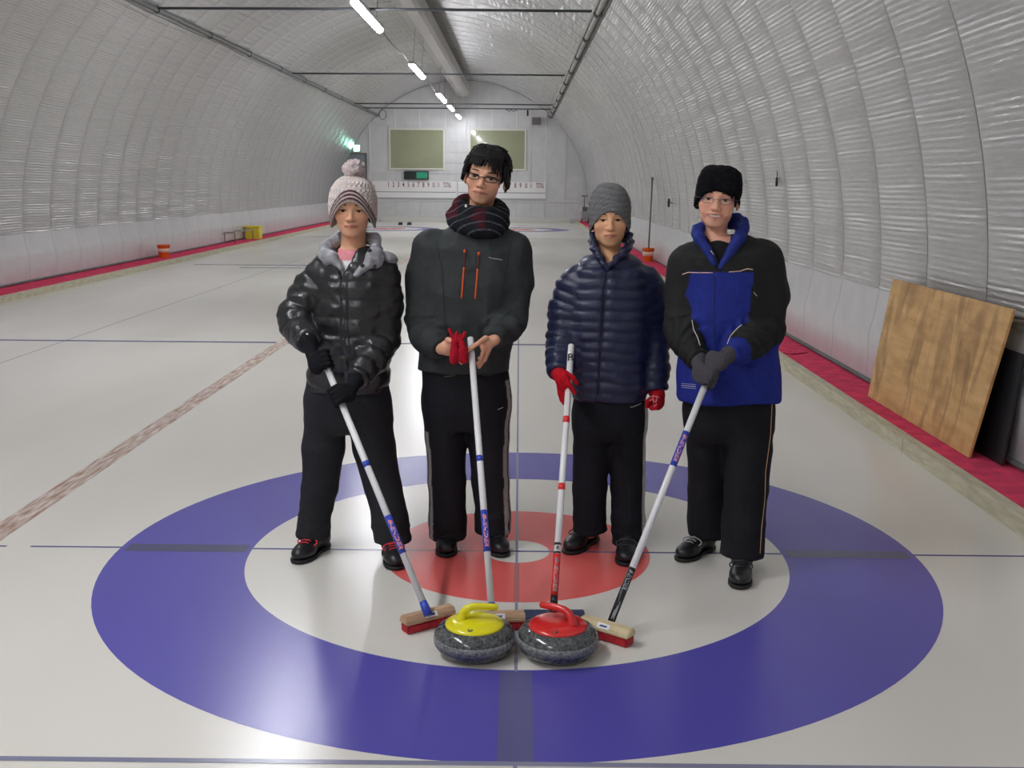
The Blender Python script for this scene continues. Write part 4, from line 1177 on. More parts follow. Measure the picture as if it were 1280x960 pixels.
def hat(parent, T, name, c, r, brim, mcol, col, pw=2.0, disp=None, mk=None):
    """knitted cap: a closed dome above a curved brim line, in head coordinates"""
    lo = T.c - .24; hi = T.c + .30
    F = Field(lo, hi, .0045)
    def fn(X, Y, Z):
        x, y, z = X - T.c[0], Y - T.c[1], Z - T.c[2]; R = T.R
        a = (R[0, 0] * x + R[1, 0] * y + R[2, 0] * z) / T.k; b = (R[0, 1] * x + R[1, 1] * y + R[2, 1] * z) / T.k; e = (R[0, 2] * x + R[1, 2] * y + R[2, 2] * z) / T.k
        rz = np.where(e - c[2] > 0, r[2], r[2] * 2.2)
        q = (np.abs((a - c[0]) / r[0]) ** pw + np.abs((b - c[1]) / r[1]) ** pw + np.abs((e - c[2]) / rz) ** pw) ** (1 / pw)
        return np.maximum((q - 1) * min(r), (brim(a, b) - e) * .8) * T.k
    F.op(fn, lo, hi)
    return fmesh(name, F, mcol, parent, 2, (lambda v: disp(T.l(v))) if disp else None, lambda v: col(T.l(v)))
def locks(parent, T, L, k=.004, step=.0035, extra=None, name='hair'):
    F = Field(T.c - .17, T.c + .20, step)
    if extra: extra(F)
    for pts, rs in L:
        F.chain([T.w(p) for p in pts], [q * T.k for q in rs], k, .001)
    return fmesh(name, F, M_hair, parent, 1)
def ringpts(c, a, b, tilt=0.0, n=20, a0=0.0, a1=2 * math.pi, dz=None, roll=0.0):
    return [np.array([c[0] + a * math.cos(t), c[1] + b * math.sin(t), c[2] + tilt * math.sin(t) + roll * math.cos(t) + (dz(t) if dz else 0)]) for t in np.linspace(a0, a1, n)]
def along(top, bot, py):
    lo, hi = 0.0, 1.0
    top, bot = np.asarray(top), np.asarray(bot)
    for _ in range(40):
        mid = (lo + hi) / 2
        if proj(bot + (top - bot) * mid)[1] > py: lo = mid
        else: hi = mid
    return bot + (top - bot) * lo
SKIN = (228, 174, 138)
M_sock = mat('sock_black', (26, 26, 29), .9)
def glove(parent, S, A, wrist, back, col, cuff_dir=None, **kw):
    F = hand_field(S, wrist); grip_hand(F, S, A, wrist, back, **kw)
    return fmesh('glove', F, M_knit, parent, 1, None, col)
def new_person(label, x, y):
    p = empty('person', (x, y, 0)); return tag(p, label, 'person')

# ================= first player: pompom hat, black puffer jacket
def player_pompom():
    Y0 = -.02
    P = new_person('person in a cream pompom hat and shiny black puffer jacket leaning on a broom', -.74, Y0)
    rows = rows_of([(486, 387, 484, .130, 0), (470, 386, 486, .138, 0), (430, 390, 487, .145, 0), (390, 394, 490, .145, 0), (350, 398, 492, .135, 0), (330, 402, 490, .118, 0), (319, 412, 478, .095, .005), (311, 420, 466, .075, .01)], Y0)
    ra = limb([(412, 337, 0, 23), (388, 365, .0, 22), (369, 396, -.03, 20), (372, 412, -.09, 18), (386, 427, -.26, 14.5)], Y0)
    la = limb([(477, 338, 0, 22), (480, 380, .0, 22), (478, 425, -.04, 20), (466, 448, -.14, 18.5), (446, 474, -.27, 14.5)], Y0)
    arms = [ra, la]
    T1, T2 = None, None
    legs = [limb([(408, 505, 0, 27), (404, 560, .0, 25.5), (399, 610, .0, 23), (393, 652, -.01, 20), (391, 670, -.015, 21)], Y0),
            limb([(460, 505, 0, 29), (468, 560, 0, 26), (479, 610, -.01, 23), (487, 652, -.04, 23), (490, 677, -.05, 24)], Y0)]
    prow = rows_of([(466, 386, 485, .118, 0), (500, 382, 487, .125, 0), (525, 382, 489, .118, 0), (538, 392, 478, .10, 0)], Y0)
    T = Frame(W(441, 263, Y0 - .01), rot(3, 2, 1), .99)
    sh = mat('lace_red', (206, 40, 58), .6)
    S1 = shoe(P, G(369, 706), G(404, 684), sh); S2 = shoe(P, G(496, 714), G(488, 690), sh)
    col = skin_col(T, SKIN, wide=1.07)
    o, v, f = body(P, T, rows, arms, legs, prow, col, 1.07, feet=[(S1, legs[0][0][-1]), (S2, legs[1][0][-1])])
    face_parts(T, bvh_of(v, f), P, 1.07)
    # jacket with an open V at the neck
    vb = W(433, 348, Y0); vt = W(437, 306, Y0)
    F = garment(rows, arms)
    def vcut(X, Y, Z):
        t = np.clip((Z - vb[2]) / (vt[2] - vb[2]), -.2, 1.4)
        return -np.maximum(np.abs(X - (vb[0] + (vt[0] - vb[0]) * t)) - .058 * t, Y - (Y0 + .03))
    F.cut_fn(vcut)
    def disp(v):
        cr = ridge(v, (17, 17, 24), 4) * .006 + vnoise(v, (30, 30, 30), 6) * .003
        ctr = np.exp(-((v[:, 0] - (vb[0] + .004)) / .006) ** 2) * (v[:, 1] < Y0) * -.006
        return puff(v, 0, arms, .078, .0085, .070) + cr + ctr
    jo, jv, jf = fmesh('puffer_jacket', F, M_puff, P, 1, disp)
    jb = bvh_of(jv, jf)
    surf_tube('zip', jb, [(433, 352), (434, 400), (437, 440), (440, 480)], .003, M_wire, jo)
    # shirt in the opening
    F = Field((vb[0] - .16, Y0 - .18, vb[2] - .06), (vb[0] + .2, Y0 + .12, vt[2] + .06), .005)
    F.loft([(z, x, y, w * .9, d * .86) for z, x, y, w, d in rows[3:]], 0, 2.3)
    pk, wt, lp = np.array(lin((232, 150, 156))), np.array(lin((236, 234, 232))), np.array(lin((246, 206, 206)))
    zp = W(437, 326, Y0 - .1)[2]
    fmesh('t_shirt', F, M_cloth, P, 2, None, lambda v: np.where((v[:, 2] > zp)[:, None], pk, wt))
    # grey hood lining turned out as lapels
    gm = mat('hood_grey', attr=True, rough=.5, var=.3, vscale=40, bump=.4, bscale=60)
    gc = lambda v: np.array(lin((164, 164, 168))) * (1 + .25 * vnoise(v, (40, 40, 40), 3))[:, None]
    F = Field((T.c[0] - .26, Y0 - .22, T.c[2] - .36), (T.c[0] + .30, Y0 + .2, T.c[2] + .02), .0055)
    L = lambda *q: [W(px, py, Y0 + dy) for px, py, dy in q]
    F.chain(L((426, 336, -.125), (416, 322, -.105), (406, 318, -.05), (410, 308, .02), (428, 298, .08), (450, 296, .085), (468, 299, .04), (470, 312, -.05), (463, 326, -.115), (445, 344, -.145)), [.010, .022, .026, .030, .032, .030, .026, .024, .022, .010], 0, .012)
    F.ell(W(469, 322, Y0 - .108), (.042, .016, .046), rot(25, -20, 30), .012); F.ell(W(487, 322, Y0 - .03), (.036, .05, .020), rot(0, 0, 25), .012)
    F.ell(W(410, 322, Y0 - .085), (.034, .018, .034), rot(-30, -20, -30), .012)
    ho, hv, hf = fmesh('hood_lapels', F, gm, P, 1, lambda v: .004 * ridge(v, (25, 25, 25), 8), gc)
    hb = bvh_of(hv, hf)
    for px, py in ((462, 313), (453, 332), (468, 333)):
        c = cast_px(hb, px, py, .001)
        if c is not None: MB().lathe([(.001, -.003), (.009, -.003), (.009, .003), (.001, .004)], 14, (0, 0, 0)).build('snap_button', M_wire, ho).matrix_world = Matrix.Translation(Vector(c)) @ Matrix.Rotation(math.radians(80), 4, 'X')
    # trousers
    F = trousers(prow, legs)
    tc = np.array(lin((44, 45, 48)))
    fmesh('trousers', F, M_trou, P, 2, lambda v: .006 * vnoise(v, (11, 11, 7), 5) + .005 * ridge(v, (9, 9, 20), 9) * (1 - sstep(v[:, 2], .1, .35)), lambda v: np.tile(tc, (len(v), 1)))
    # gloves on the broom
    A = unit(B1T - B1B); gk = (34, 35, 38)
    g1 = along(B1T, B1B, 452); glove(P, g1, A, ra[0][-1], (0, -1, .2), gk)
    g2 = along(B1T, B1B, 496); glove(P, g2, A, la[0][-1], (0.3, -1, .2), gk)
    c = W(384, 417.5, Y0 - .31)
    MB().lathe([(.001, -.004), (.005, -.003), (.005, .003), (.001, .004)], 10, c).build('cuff_stud', M_wh, jo, smooth=True)
    # hat
    cr, st, bd = np.array(lin((238, 226, 218))), np.array(lin((78, 24, 46))), np.array(lin((196, 182, 168)))
    brim = lambda a, b: .040 - 10.0 * a * a - .25 * (b + .1) * (b > -.1)
    def hc(q):
        h = q[:, 2] - brim(q[:, 0], q[:, 1])
        c = np.where((h < .012)[:, None], bd, cr)
        for z in (.017, .033, .049):
            w = np.exp(-((h - z) / .0056) ** 4)[:, None]; c = c * (1 - w) + st * w
        kn = .5 + .5 * np.sin(np.arctan2(q[:, 0], -q[:, 1]) * 26 + 3 * np.sin(q[:, 2] * 190))
        return c * (.80 + .2 * np.where(h > .058, kn, 1))[:, None]
    def hd(q):
        h = q[:, 2] - brim(q[:, 0], q[:, 1]); an = np.arctan2(q[:, 0], -q[:, 1])
        return np.where(h > .052, .0035 * np.sin(an * 26 + 3 * np.sin(q[:, 2] * 190)) * np.clip(np.hypot(q[:, 0], q[:, 1]) / .05, 0, 1), .0015 * np.sin(h * 600))
    ha, _, _ = hat(P, T, 'pompom_hat', (0, .008, .028), (.104, .122, .124), brim, M_knit, hc, 2.15, hd)
    F = Field(T.w((-.07, -.06, .12)) - .02, T.w((.07, .08, .26)) + .02, .004)
    pc = T.w((.004, .01, .176)); F.ell(pc, (.049, .047, .040))
    fmesh('pompom', F, M_knit, ha, 0, lambda v: .007 * vnoise(v, (110, 110, 110), 3) + .005 * vnoise(v, (60, 60, 60), 4), lambda v: np.array(lin((224, 208, 206))) * (.9 + .12 * vnoise(v, (90, 90, 90), 7))[:, None])
    L = []
    rr = random.Random(5)
    for i in range(16):
        x = -.066 + .105 * i / 15; L.append(([(x, -.066 + 4.2 * x * x, .075), (x - .002, -.081 + 5.5 * x * x, .048), (x - .010 + rr.uniform(-.006, .004), -.083 + 6 * x * x, .008 + .012 * rr.random() + (.020 if x > -.015 else 0))], [.008, .007, .003]))
    for s in (-1, 1):
        for i in range(5): L.append(([(s * .073, -.040 + .014 * i, .03), (s * .075, -.040 + .014 * i, -.01), (s * .071, -.042 + .014 * i, -.036 - .004 * i)], [.008, .007, .003]))
    locks(P, T, L)
# ================= second player: bare head, glasses, scarf, charcoal jacket
def player_scarf():
    Y0 = .07
    P = new_person('bareheaded person in glasses, scarf and charcoal jacket with orange zips', -.15, Y0)
    rows = rows_of([(461, 523, 636, .140, 0), (440, 525, 638, .142, 0), (400, 527, 648, .145, 0), (350, 526, 655, .142, 0), (312, 534, 652, .130, 0), (293, 550, 642, .112, 0), (277, 568, 630, .09, .005), (266, 582, 618, .075, .01)], Y0)
    ra = limb([(541, 312, 0, 25), (532, 348, 0, 22.5), (530, 400, -.03, 21.5), (534, 420, -.10, 19), (552, 436, -.235, 13)], Y0)
    la = limb([(638, 316, 0, 25), (643, 348, 0, 22.5), (637, 395, -.04, 21), (631, 410, -.12, 18), (618, 425, -.24, 12.5)], Y0)
    arms = [ra, la]
    legs = [limb([(556, 500, 0, 27), (557, 545, 0, 25.5), (558, 600, 0, 24.5), (559, 650, -.01, 23.5), (559, 671, -.01, 24)], Y0),
            limb([(610, 500, 0, 27.5), (611, 545, 0, 26), (613, 600, 0, 24), (616, 645, -.01, 22), (616, 665, -.01, 23)], Y0)]
    prow = rows_of([(452, 528, 634, .120, 0), (480, 529, 638, .125, 0), (510, 530, 638, .118, 0), (535, 540, 628, .10, 0)], Y0)
    T = Frame(W(607, 222.5, Y0 - .02), rot(-7, 2, 11), .99)
    lm = mat('lace_dark', (40, 40, 44), .6)
    S1 = shoe(P, G(557, 698), G(560, 672), lm); S2 = shoe(P, G(628, 698), G(613, 674), lm)
    def Q(px, py, Y): return W(px, py, Y)
    def hands(F):
        sk = .0088
        F.ell(Q(608, 431, -.185), (.028, .026, .034), rot(0, 0, 25), .012); F.cone(la[0][-1], Q(610, 429, -.18), .024, .024, .012)
        F.chain([Q(607, 423, -.205), Q(598, 429, -.24), Q(584, 438, -.252)], [.0135, .0105, .0088], .008, .002)
        for a in (((606, 432, -.205), (602, 446, -.212), (598, 457, -.205)), ((610, 436, -.19), (605, 450, -.195), (599, 459, -.185)), ((611, 438, -.172), (606, 450, -.172), (597, 454, -.160)), ((612, 436, -.155), (607, 446, -.152), (599, 448, -.140))):
            F.chain([Q(*q) for q in a], [.0100, sk, .0075], .006, .002)
        F.ell(Q(559, 435, -.20), (.034, .022, .034), rot(0, 0, -35), .012); F.cone(ra[0][-1], Q(557, 435, -.19), .025, .024, .012)
        F.chain([Q(560, 425, -.21), Q(568, 427, -.232), Q(574, 432, -.236)], [.0135, .0105, .0085], .008, .002)
        for i in range(4):
            y = 428 + 6 * i
            F.chain([Q(565, y, -.195), Q(577 - i, y + 3, -.185), Q(583 - 2 * i, y + 8, -.200)], [.0100, sk, .0075], .006, .002)
    hb = [(W(545, 462, -.26), W(590, 412, -.13), .0032), (W(585, 465, -.26), W(628, 412, -.12), .0032)]
    hb = [(np.minimum(a, b), np.maximum(a, b), s) for a, b, s in hb]
    col = skin_col(T, (226, 170, 138), stubble=.5, wide=1.15)
    o, v, f = body(P, T, rows, arms, legs, prow, col, 1.15, hands=hands, hand_boxes=hb, feet=[(S1, legs[0][0][-1]), (S2, legs[1][0][-1])])
    face_parts(T, bvh_of(v, f), P, 1.15, glasses=(mat('frame_black', (26, 24, 26), .3), .0021, .0215, .0115, True), brow=.0036, gz=.0)
    # jacket
    F = garment(rows, arms)
    def disp(v):
        d = .007 * vnoise(v, (8, 8, 5), 3) + .009 * ridge(v, (8, 8, 5), 5) + .003 * ridge(v, (18, 18, 12), 6)
        for pts, rs in arms:
            q, a = chain_param(v, pts); w = (1 - sstep(q, .08, .1)) * sstep(a, .25, .35); d = d + w * .006 * np.sin(a * 95 + 5 * vnoise(v, (9, 9, 9), 2))
        return d
    cc = np.array(lin((58, 62, 62)))
    jo, jv, jf = fmesh('softshell_jacket', F, M_cloth, P, 2, disp, lambda v: np.tile(cc, (len(v), 1)))
    jb = bvh_of(jv, jf)
    mo, md = mat('zip_orange', (228, 92, 40), .5), mat('zip_dark', (92, 40, 34), .5)
    for pts in (((581, 314), (580, 334), (577, 373)), ((598.5, 317), (597, 336), (594, 374))):
        surf_tube('zip', jb, pts[1:], .0042, mo, jo); surf_tube('zip', jb, pts[:2], .0034, md, jo)
        c = cast_px(jb, *pts[0], .004)
        if c is not None: MB().lathe([(.002, -.008), (.006, -.005), (.006, .004), (.002, .008)], 8, c).build('zip_pull', mo, jo, smooth=True)
    surf_tube('chest_logo', jb, [(611, 321.5), (615, 323), (621, 323.6), (628, 325)], .0024, mat('logo_grey', (150, 152, 150), .5), jo)
    md2 = mat('seam_dark', (30, 32, 33), .7)
    surf_tube('seam', jb, [(640, 385), (634, 392), (625, 399)], .0022, md2, jo)
    surf_tube('seam', jb, [(545, 300), (553, 340), (556, 400), (560, 418)], .0018, md2, jo); surf_tube('seam', jb, [(640, 300), (632, 340), (626, 380)], .0018, md2, jo)
    # scarf
    sc = W(599, 266, Y0 - .005)
    F = Field(sc - np.array([.22, .24, .14]), sc + np.array([.22, .24, .16]), .005)
    r1 = ringpts(sc + np.array([0, .0, .022]), .088, .085, .026, 25, roll=-.010); r2 = ringpts(sc + np.array([-.004, -.010, -.030]), .106, .110, .040, 25, roll=-.014); r3 = ringpts(sc + np.array([.0, -.004, -.004]), .098, .097, .036, 25)
    for r_, t_ in ((r1, .031), (r2, .034), (r3, .034)): F.chain(r_, [t_] * 25, .008, .004)
    dk, gr, rd = np.array(lin((36, 37, 42))), np.array(lin((118, 122, 130))), np.array(lin((84, 30, 38)))
    def scol(v):
        q = v - sc; h = q[:, 2] + .35 * q[:, 1] + .03 * np.sin(np.arctan2(q[:, 1], q[:, 0]) * 2 + 1)
        c = np.tile(dk, (len(v), 1))
        m = sstep(vnoise(v, (14, 14, 20), 4), .1, .3)[:, None] * (q[:, 0] < .03)[:, None]; c = c * (1 - .8 * m) + rd * .8 * m
        w = np.exp(-((np.mod(h, .042) - .02) / .0022) ** 2)[:, None]; return c * (1 - .8 * w) + gr * .8 * w
    so, sv, sf_ = fmesh('scarf', F, M_knit, P, 2, lambda v: .005 * ridge(v, (12, 12, 30), 3), scol)
    sb = bvh_of(sv, sf_)
    c = cast_px(sb, 582.5, 257.5, .002)
    if c is not None:
        MB().box(c - .005, c + np.array([.004, .003, .006])).build('tag', M_wh, so); MB().box(c + np.array([.001, -.006, -.012]), c + np.array([.008, .003, -.004])).build('tag', mat('tag_yellow', (226, 206, 60), .5), so)
    # hair
    rr = random.Random(11)
    def base(F):
        F.ell(T.w((0, .018, .046)), np.array([.092, .104, .092]) * T.k, T.R)
        def face(X, Y, Z):
            x, y, z = X - T.c[0], Y - T.c[1], Z - T.c[2]; R = T.R
            a = (R[0, 0] * x + R[1, 0] * y + R[2, 0] * z) / T.k; b = (R[0, 1] * x + R[1, 1] * y + R[2, 1] * z) / T.k; e = (R[0, 2] * x + R[1, 2] * y + R[2, 2] * z) / T.k
            return np.maximum(-(e - (-.012 + np.clip((-.012 - b) * 3.2, -.05, .085))), -(e + .06)) * T.k
        F.cut_fn(face)
    L = []
    def sp(az, el, r=1.0):   # point on the hair shell
        return np.array([.095 * math.sin(az) * math.cos(el) * r, .018 - .106 * math.cos(az) * math.cos(el) * r, .046 + .097 * math.sin(el) * r])
    for i in range(170):     # overall shag
        az = rr.uniform(-math.pi, math.pi); e0 = rr.uniform(.1, 1.4); e1 = e0 - rr.uniform(.35, .7)
        if abs(az) < 1.15: e1 = max(e1, .42)
        j = rr.uniform(-.25, .25)
        L.append(([sp(az, e0, .95), sp(az + j * .5, (e0 + e1) / 2, 1.05), sp(az + j, e1, 1.07 + rr.uniform(0, .14))], [.010, .0085, .0015]))
    for i in range(34):      # fringe, lower on the picture's right
        x = -.060 + .122 * i / 33; low = .058 - (.022 if x > .022 else 0) - .012 * rr.random() - .20 * abs(x)
        L.append(([(x * .85, -.060 + 3 * x * x, .118), (x * 1.08, -.090 + 5 * x * x, .092), (x * 1.12 + rr.uniform(-.012, .016), -.098 + 6.0 * x * x, low + rr.uniform(-.008, .008))], [.010, .008, .0015]))
    for s in (-1, 1):
        for i in range(16):
            y = -.048 + .0085 * i; zl = -.018 if (s > 0 and y < .0) else (-.028 if y < -.01 else -.036)
            if y > -.015 and y < .035 and s < 0: zl = .012
            L.append(([(s * .082, y, .06), (s * .091, y, .02), (s * (.092 + .010 * rr.random()), y + rr.uniform(-.01, .006), zl + rr.uniform(-.012, .012))], [.012, .010, .003]))
    locks(P, T, L, extra=base)
    # trousers with side stripes
    F = trousers(prow, legs)
    tc, gs = np.array(lin((32, 32, 37))), np.array(lin((170, 168, 164)))
    def tcol(v):
        c = np.tile(tc, (len(v), 1))
        for (pts, rs), s in zip(legs, (-1, 1)):
            ax = np.array(pts); o_ = np.argsort(ax[:, 2]); xa = np.interp(v[:, 2], ax[o_, 2], ax[o_, 0]); ya = np.interp(v[:, 2], ax[o_, 2], ax[o_, 1]); rr_ = np.interp(v[:, 2], ax[o_, 2], np.array(rs)[o_])
            side = s * (v[:, 0] - xa) / rr_
            w = (sstep(side, .68, .72) * (np.abs(v[:, 1] - ya + .005) < .06) * (v[:, 2] < (.56 if s < 0 else .80)))[:, None]
            dk_ = (np.abs(v[:, 1] - ya + .035) < .006)[:, None] & (w > 0)
            c = c * (1 - w) + np.where(dk_, tc, gs) * w
        return c
    to, tv, tf = fmesh('track_trousers', F, M_trou, P, 2, lambda v: .006 * vnoise(v, (11, 11, 6), 15) + .004 * ridge(v, (9, 9, 16), 19) * (1 - sstep(v[:, 2], .1, .4)), tcol)
    tb = bvh_of(tv, tf)
    surf_tube('print', tb, [(556, 471), (566, 470), (575, 467), (580, 466)], .0022, mat('print_olive', (112, 108, 70), .6), to)
    surf_tube('print', tb, [(622, 512), (629, 509)], .0014, M_wh, to)
    # folded red gloves held in the right hand
    gm = (186, 32, 50)
    for nm, lb, sets in (('left', 'bunched red knit glove hanging from the hand beside the broom, left one', ([(568, 428, -.262), (569, 440, -.262), (568, 450, -.26)], [(567, 424, -.258), (562, 412, -.25)], [(570, 424, -.258), (571, 416, -.25)])),
                         ('right', 'bunched red knit glove hanging from the hand beside the broom, right one', ([(578, 430, -.268), (579, 440, -.268), (579, 449, -.264)], [(576, 427, -.262), (581, 416, -.255)], [(573, 427, -.262), (575, 419, -.255)]))):
        c = Q(*sets[0][2]); ob = empty('red_glove', c); tag(ob, lb, 'glove', 'red gloves in the hand')
        F = Field(c - .11, c + np.array([.11, .11, .2]), .0035)
        F.chain([Q(*q) for q in sets[0]], [.015, .020, .021], 0, .01)
        fmesh('palm', F, M_knit, ob, 1, lambda v: .003 * vnoise(v, (50, 50, 50), 2), gm)
        for st in sets[1:]:
            F = Field(c - .11, c + np.array([.11, .11, .2]), .0035); F.chain([Q(*q) for q in st], [.010, .0075]); fmesh('finger', F, M_knit, ob, 1, None, gm)
# ================= third player: grey beanie, navy down jacket
def player_navy():
    Y0 = .07
    P = new_person('person in a grey beanie and navy quilted down jacket with red gloves', .42, Y0)
    rows = rows_of([(497, 717, 806, .126, 0), (480, 714, 810, .134, 0), (440, 710, 813, .140, 0), (400, 707, 816, .140, 0), (362, 709, 817, .135, 0), (338, 715, 812, .122, 0), (325, 728, 800, .100, .005), (316, 742, 786, .078, .01)], Y0)
    ra = limb([(719, 354, 0, 22), (707, 388, .0, 20.5), (703.5, 425, -.03, 19.5), (701, 445, -.07, 18), (699, 467, -.14, 14.5)], Y0)
    la = limb([(808, 354, 0, 21.5), (814, 388, 0, 20), (817, 430, .0, 19), (819, 460, -.02, 17), (819, 487, -.04, 14.5)], Y0)
    arms = [ra, la]
    legs = [limb([(740, 520, 0, 24), (739, 560, 0, 22.5), (737, 610, 0, 21), (736, 645, .0, 20), (738, 664, .0, 21.5)], Y0),
            limb([(784, 520, 0, 24.5), (784, 560, 0, 23), (785, 610, 0, 21), (785, 650, -.02, 20.5), (785, 680, -.03, 21.5)], Y0)]
    prow = rows_of([(488, 717, 807, .112, 0), (510, 716, 808, .118, 0), (535, 717, 808, .112, 0), (548, 725, 800, .09, 0)], Y0)
    T = Frame(W(762, 274.5, Y0 - .02), rot(-2, 2, -1), 1.0)
    lm = mat('lace_dark', (40, 40, 44), .6)
    S1 = shoe(P, G(708, 694), G(746, 672), lm); S2 = shoe(P, G(781, 709), G(786, 684), lm)
    col = skin_col(T, (230, 176, 134), stubble=.35)
    o, v, f = body(P, T, rows, arms, legs, prow, col, feet=[(S1, legs[0][0][-1]), (S2, legs[1][0][-1])])
    face_parts(T, bvh_of(v, f), P, brow=.0030)
    F = garment(rows, arms)
    nc = W(764, 306, Y0)
    vb = W(757, 336, Y0); vt = W(764, 306, Y0)
    def vcut(X, Y, Z):
        t = np.clip((Z - vb[2]) / (vt[2] - vb[2]), -.2, 1.4)
        return -np.maximum(np.abs(X - (vb[0] + (vt[0] - vb[0]) * t)) - .052 * t, Y - (Y0 + .03))
    F.cut_fn(vcut)
    C_ = Field(nc - np.array([.2, .2, .16]), nc + np.array([.2, .2, .14]), .005)
    Lp = lambda *q: [W(px, py, Y0 + dy) for px, py, dy in q]
    C_.chain(Lp((757, 334, -.125), (750, 322, -.110), (743, 311, -.075), (741, 304, -.01), (750, 299, .06), (764, 297, .08), (779, 299, .05), (787, 304, -.01), (783, 312, -.075), (771, 324, -.110), (760, 335, -.125)), [.010, .015, .019, .019, .019, .019, .019, .019, .019, .015, .010], 0, .008)
    C_.chain(Lp((741, 302, -.06), (741, 295, -.01), (751, 291, .06), (764, 289, .08), (778, 291, .05), (787, 295, -.01), (786, 302, -.06)), [.010, .014, .014, .014, .014, .014, .010], .014, .008)
    fmesh('collar', C_, M_navy, P, 1, lambda v: .003 * np.sin(v[:, 2] * 200) + .002 * ridge(v, (22, 22, 22), 4))
    zx = W(752, 400, Y0)[0]
    def disp(v):
        d = puff(v, 0, arms, .047, .0095, .045) + .003 * vnoise(v, (18, 18, 30), 6) + .003 * ridge(v, (16, 16, 10), 3)
        zz = zx + (v[:, 2] - W(752, 400, Y0)[2]) * .05
        return d - np.exp(-((v[:, 0] - zz) / .012) ** 2) * (v[:, 1] < Y0) * .007
    jo, jv, jf = fmesh('down_jacket', F, M_navy, P, 1, disp)
    jb = bvh_of(jv, jf)
    surf_tube('zip', jb, [(757, 340), (753, 362), (750, 420), (747, 494)], .004, mat('zip_navy', (20, 24, 44), .5), jo)
    F = trousers(prow, legs)
    tc, gs = np.array(lin((27, 28, 34))), np.array(lin((206, 204, 198)))
    def tcol(v):
        c = np.tile(tc, (len(v), 1)); pts, rs = legs[1]
        ax = np.array(pts); o_ = np.argsort(ax[:, 2]); xa = np.interp(v[:, 2], ax[o_, 2], ax[o_, 0]); ya = np.interp(v[:, 2], ax[o_, 2], ax[o_, 1]); rr_ = np.interp(v[:, 2], ax[o_, 2], np.array(rs)[o_])
        w = (sstep((v[:, 0] - xa) / rr_, .78, .82) * (np.abs(v[:, 1] - ya + .015) < .05))[:, None]
        return c * (1 - w) + gs * w
    to, tv, tf = fmesh('track_trousers', F, M_trou, P, 2, lambda v: .006 * vnoise(v, (11, 11, 6), 25) + .005 * ridge(v, (9, 9, 18), 29) * (1 - sstep(v[:, 2], .1, .35)), tcol)
    tb = bvh_of(tv, tf); surf_tube('print', tb, [(788, 509), (793, 508), (802, 504)], .0014, M_wh, to)
    A = unit(B3T - B3B); S = along(B3T, B3B, 481)
    red = (206, 30, 44)
    F = hand_field(S, ra[0][-1]); ys = S[1]; Hq = lambda px, py, dy: W(px, py, ys + dy); wq = ra[0][-1]
    F.cone(wq + unit(wq - S) * .03, wq, .034, .032); F.cone(wq, Hq(702, 472, -.005), .031, .027, .02)
    F.ell(Hq(703.5, 476, -.012), (.031, .021, .044), rot(0, 0, -14), .012)
    F.chain([Hq(706, 469, -.028), Hq(711, 480, -.034), Hq(718, 491, -.030)], [.0125, .0115, .0090], .006, .002)
    F.chain([Hq(707, 466, -.010), Hq(716, 472, -.022), Hq(721, 479, -.018)], [.0120, .0105, .0090], .006, .002)
    for i, (x0, x1, x2, y2) in enumerate(((705, 706, 706, 499), (702, 703, 704.5, 504), (699, 700, 702, 501))):
        F.chain([Hq(x0, 482, -.006 + .010 * i), Hq(x1, 492, .000 + .010 * i), Hq(x2, y2, .004 + .010 * i)], [.0118, .0105, .0080], .006, .002)
    fmesh('glove', F, M_knit, P, 1, None, red)
    S2_ = W(818, 502, Y0 - .045)
    g, gv, gf = glove(P, S2_, (-.5, -.85, 0), la[0][-1], (.85, -.5, 0), lambda v: np.tile(lin(red), (len(v), 1)), r=.006, toward=(0, 0, -1))
    gb = bvh_of(gv, gf)
    for pts in (((812, 496), (818, 495), (824, 497)), ((812, 501), (815, 499), (818, 502), (822, 500)), ((814, 505), (818, 508), (821, 505)), ((816, 494), (817, 505)), ((821, 495), (820, 503))):
        surf_tube('print', gb, list(pts), .0013, mat('print_pink', (226, 186, 186), .6), g)
    gc = np.array(lin((134, 134, 134)))
    brim = lambda a, b: .040 - 9.5 * a * a - .25 * (b + .1) * (b > -.1)
    def hc(q):
        n = .85 + .22 * np.clip(np.sin(q[:, 2] * 260 + 2 * np.sin(q[:, 0] * 30)), -1, 1) * .5
        return gc * (n + .06 * vnoise(q, (60, 60, 120), 2))[:, None]
    hat(P, T, 'beanie', (0, .012, .035), (.094, .112, .126), brim, M_knit, hc, 2.15, lambda q: .0018 * np.sin((q[:, 2] - brim(q[:, 0], q[:, 1])) * 330) + .003 * vnoise(q, (16, 16, 24), 5))
    L = []
    for s in (-1, 1):
        for i in range(6): L.append(([(s * .072, -.030 + .014 * i, .03), (s * .075, -.030 + .014 * i, -.015), (s * .073, -.030 + .014 * i, -.040)], [.008, .007, .004]))
    for i in range(8):
        x = -.055 + .04 * i / 7; L.append(([(x, -.068 + 4.2 * x * x, .07), (x, -.078 + 5 * x * x, .046), (x - .003, -.078 + 5.5 * x * x, .032)], [.006, .005, .002]))
    locks(P, T, L)
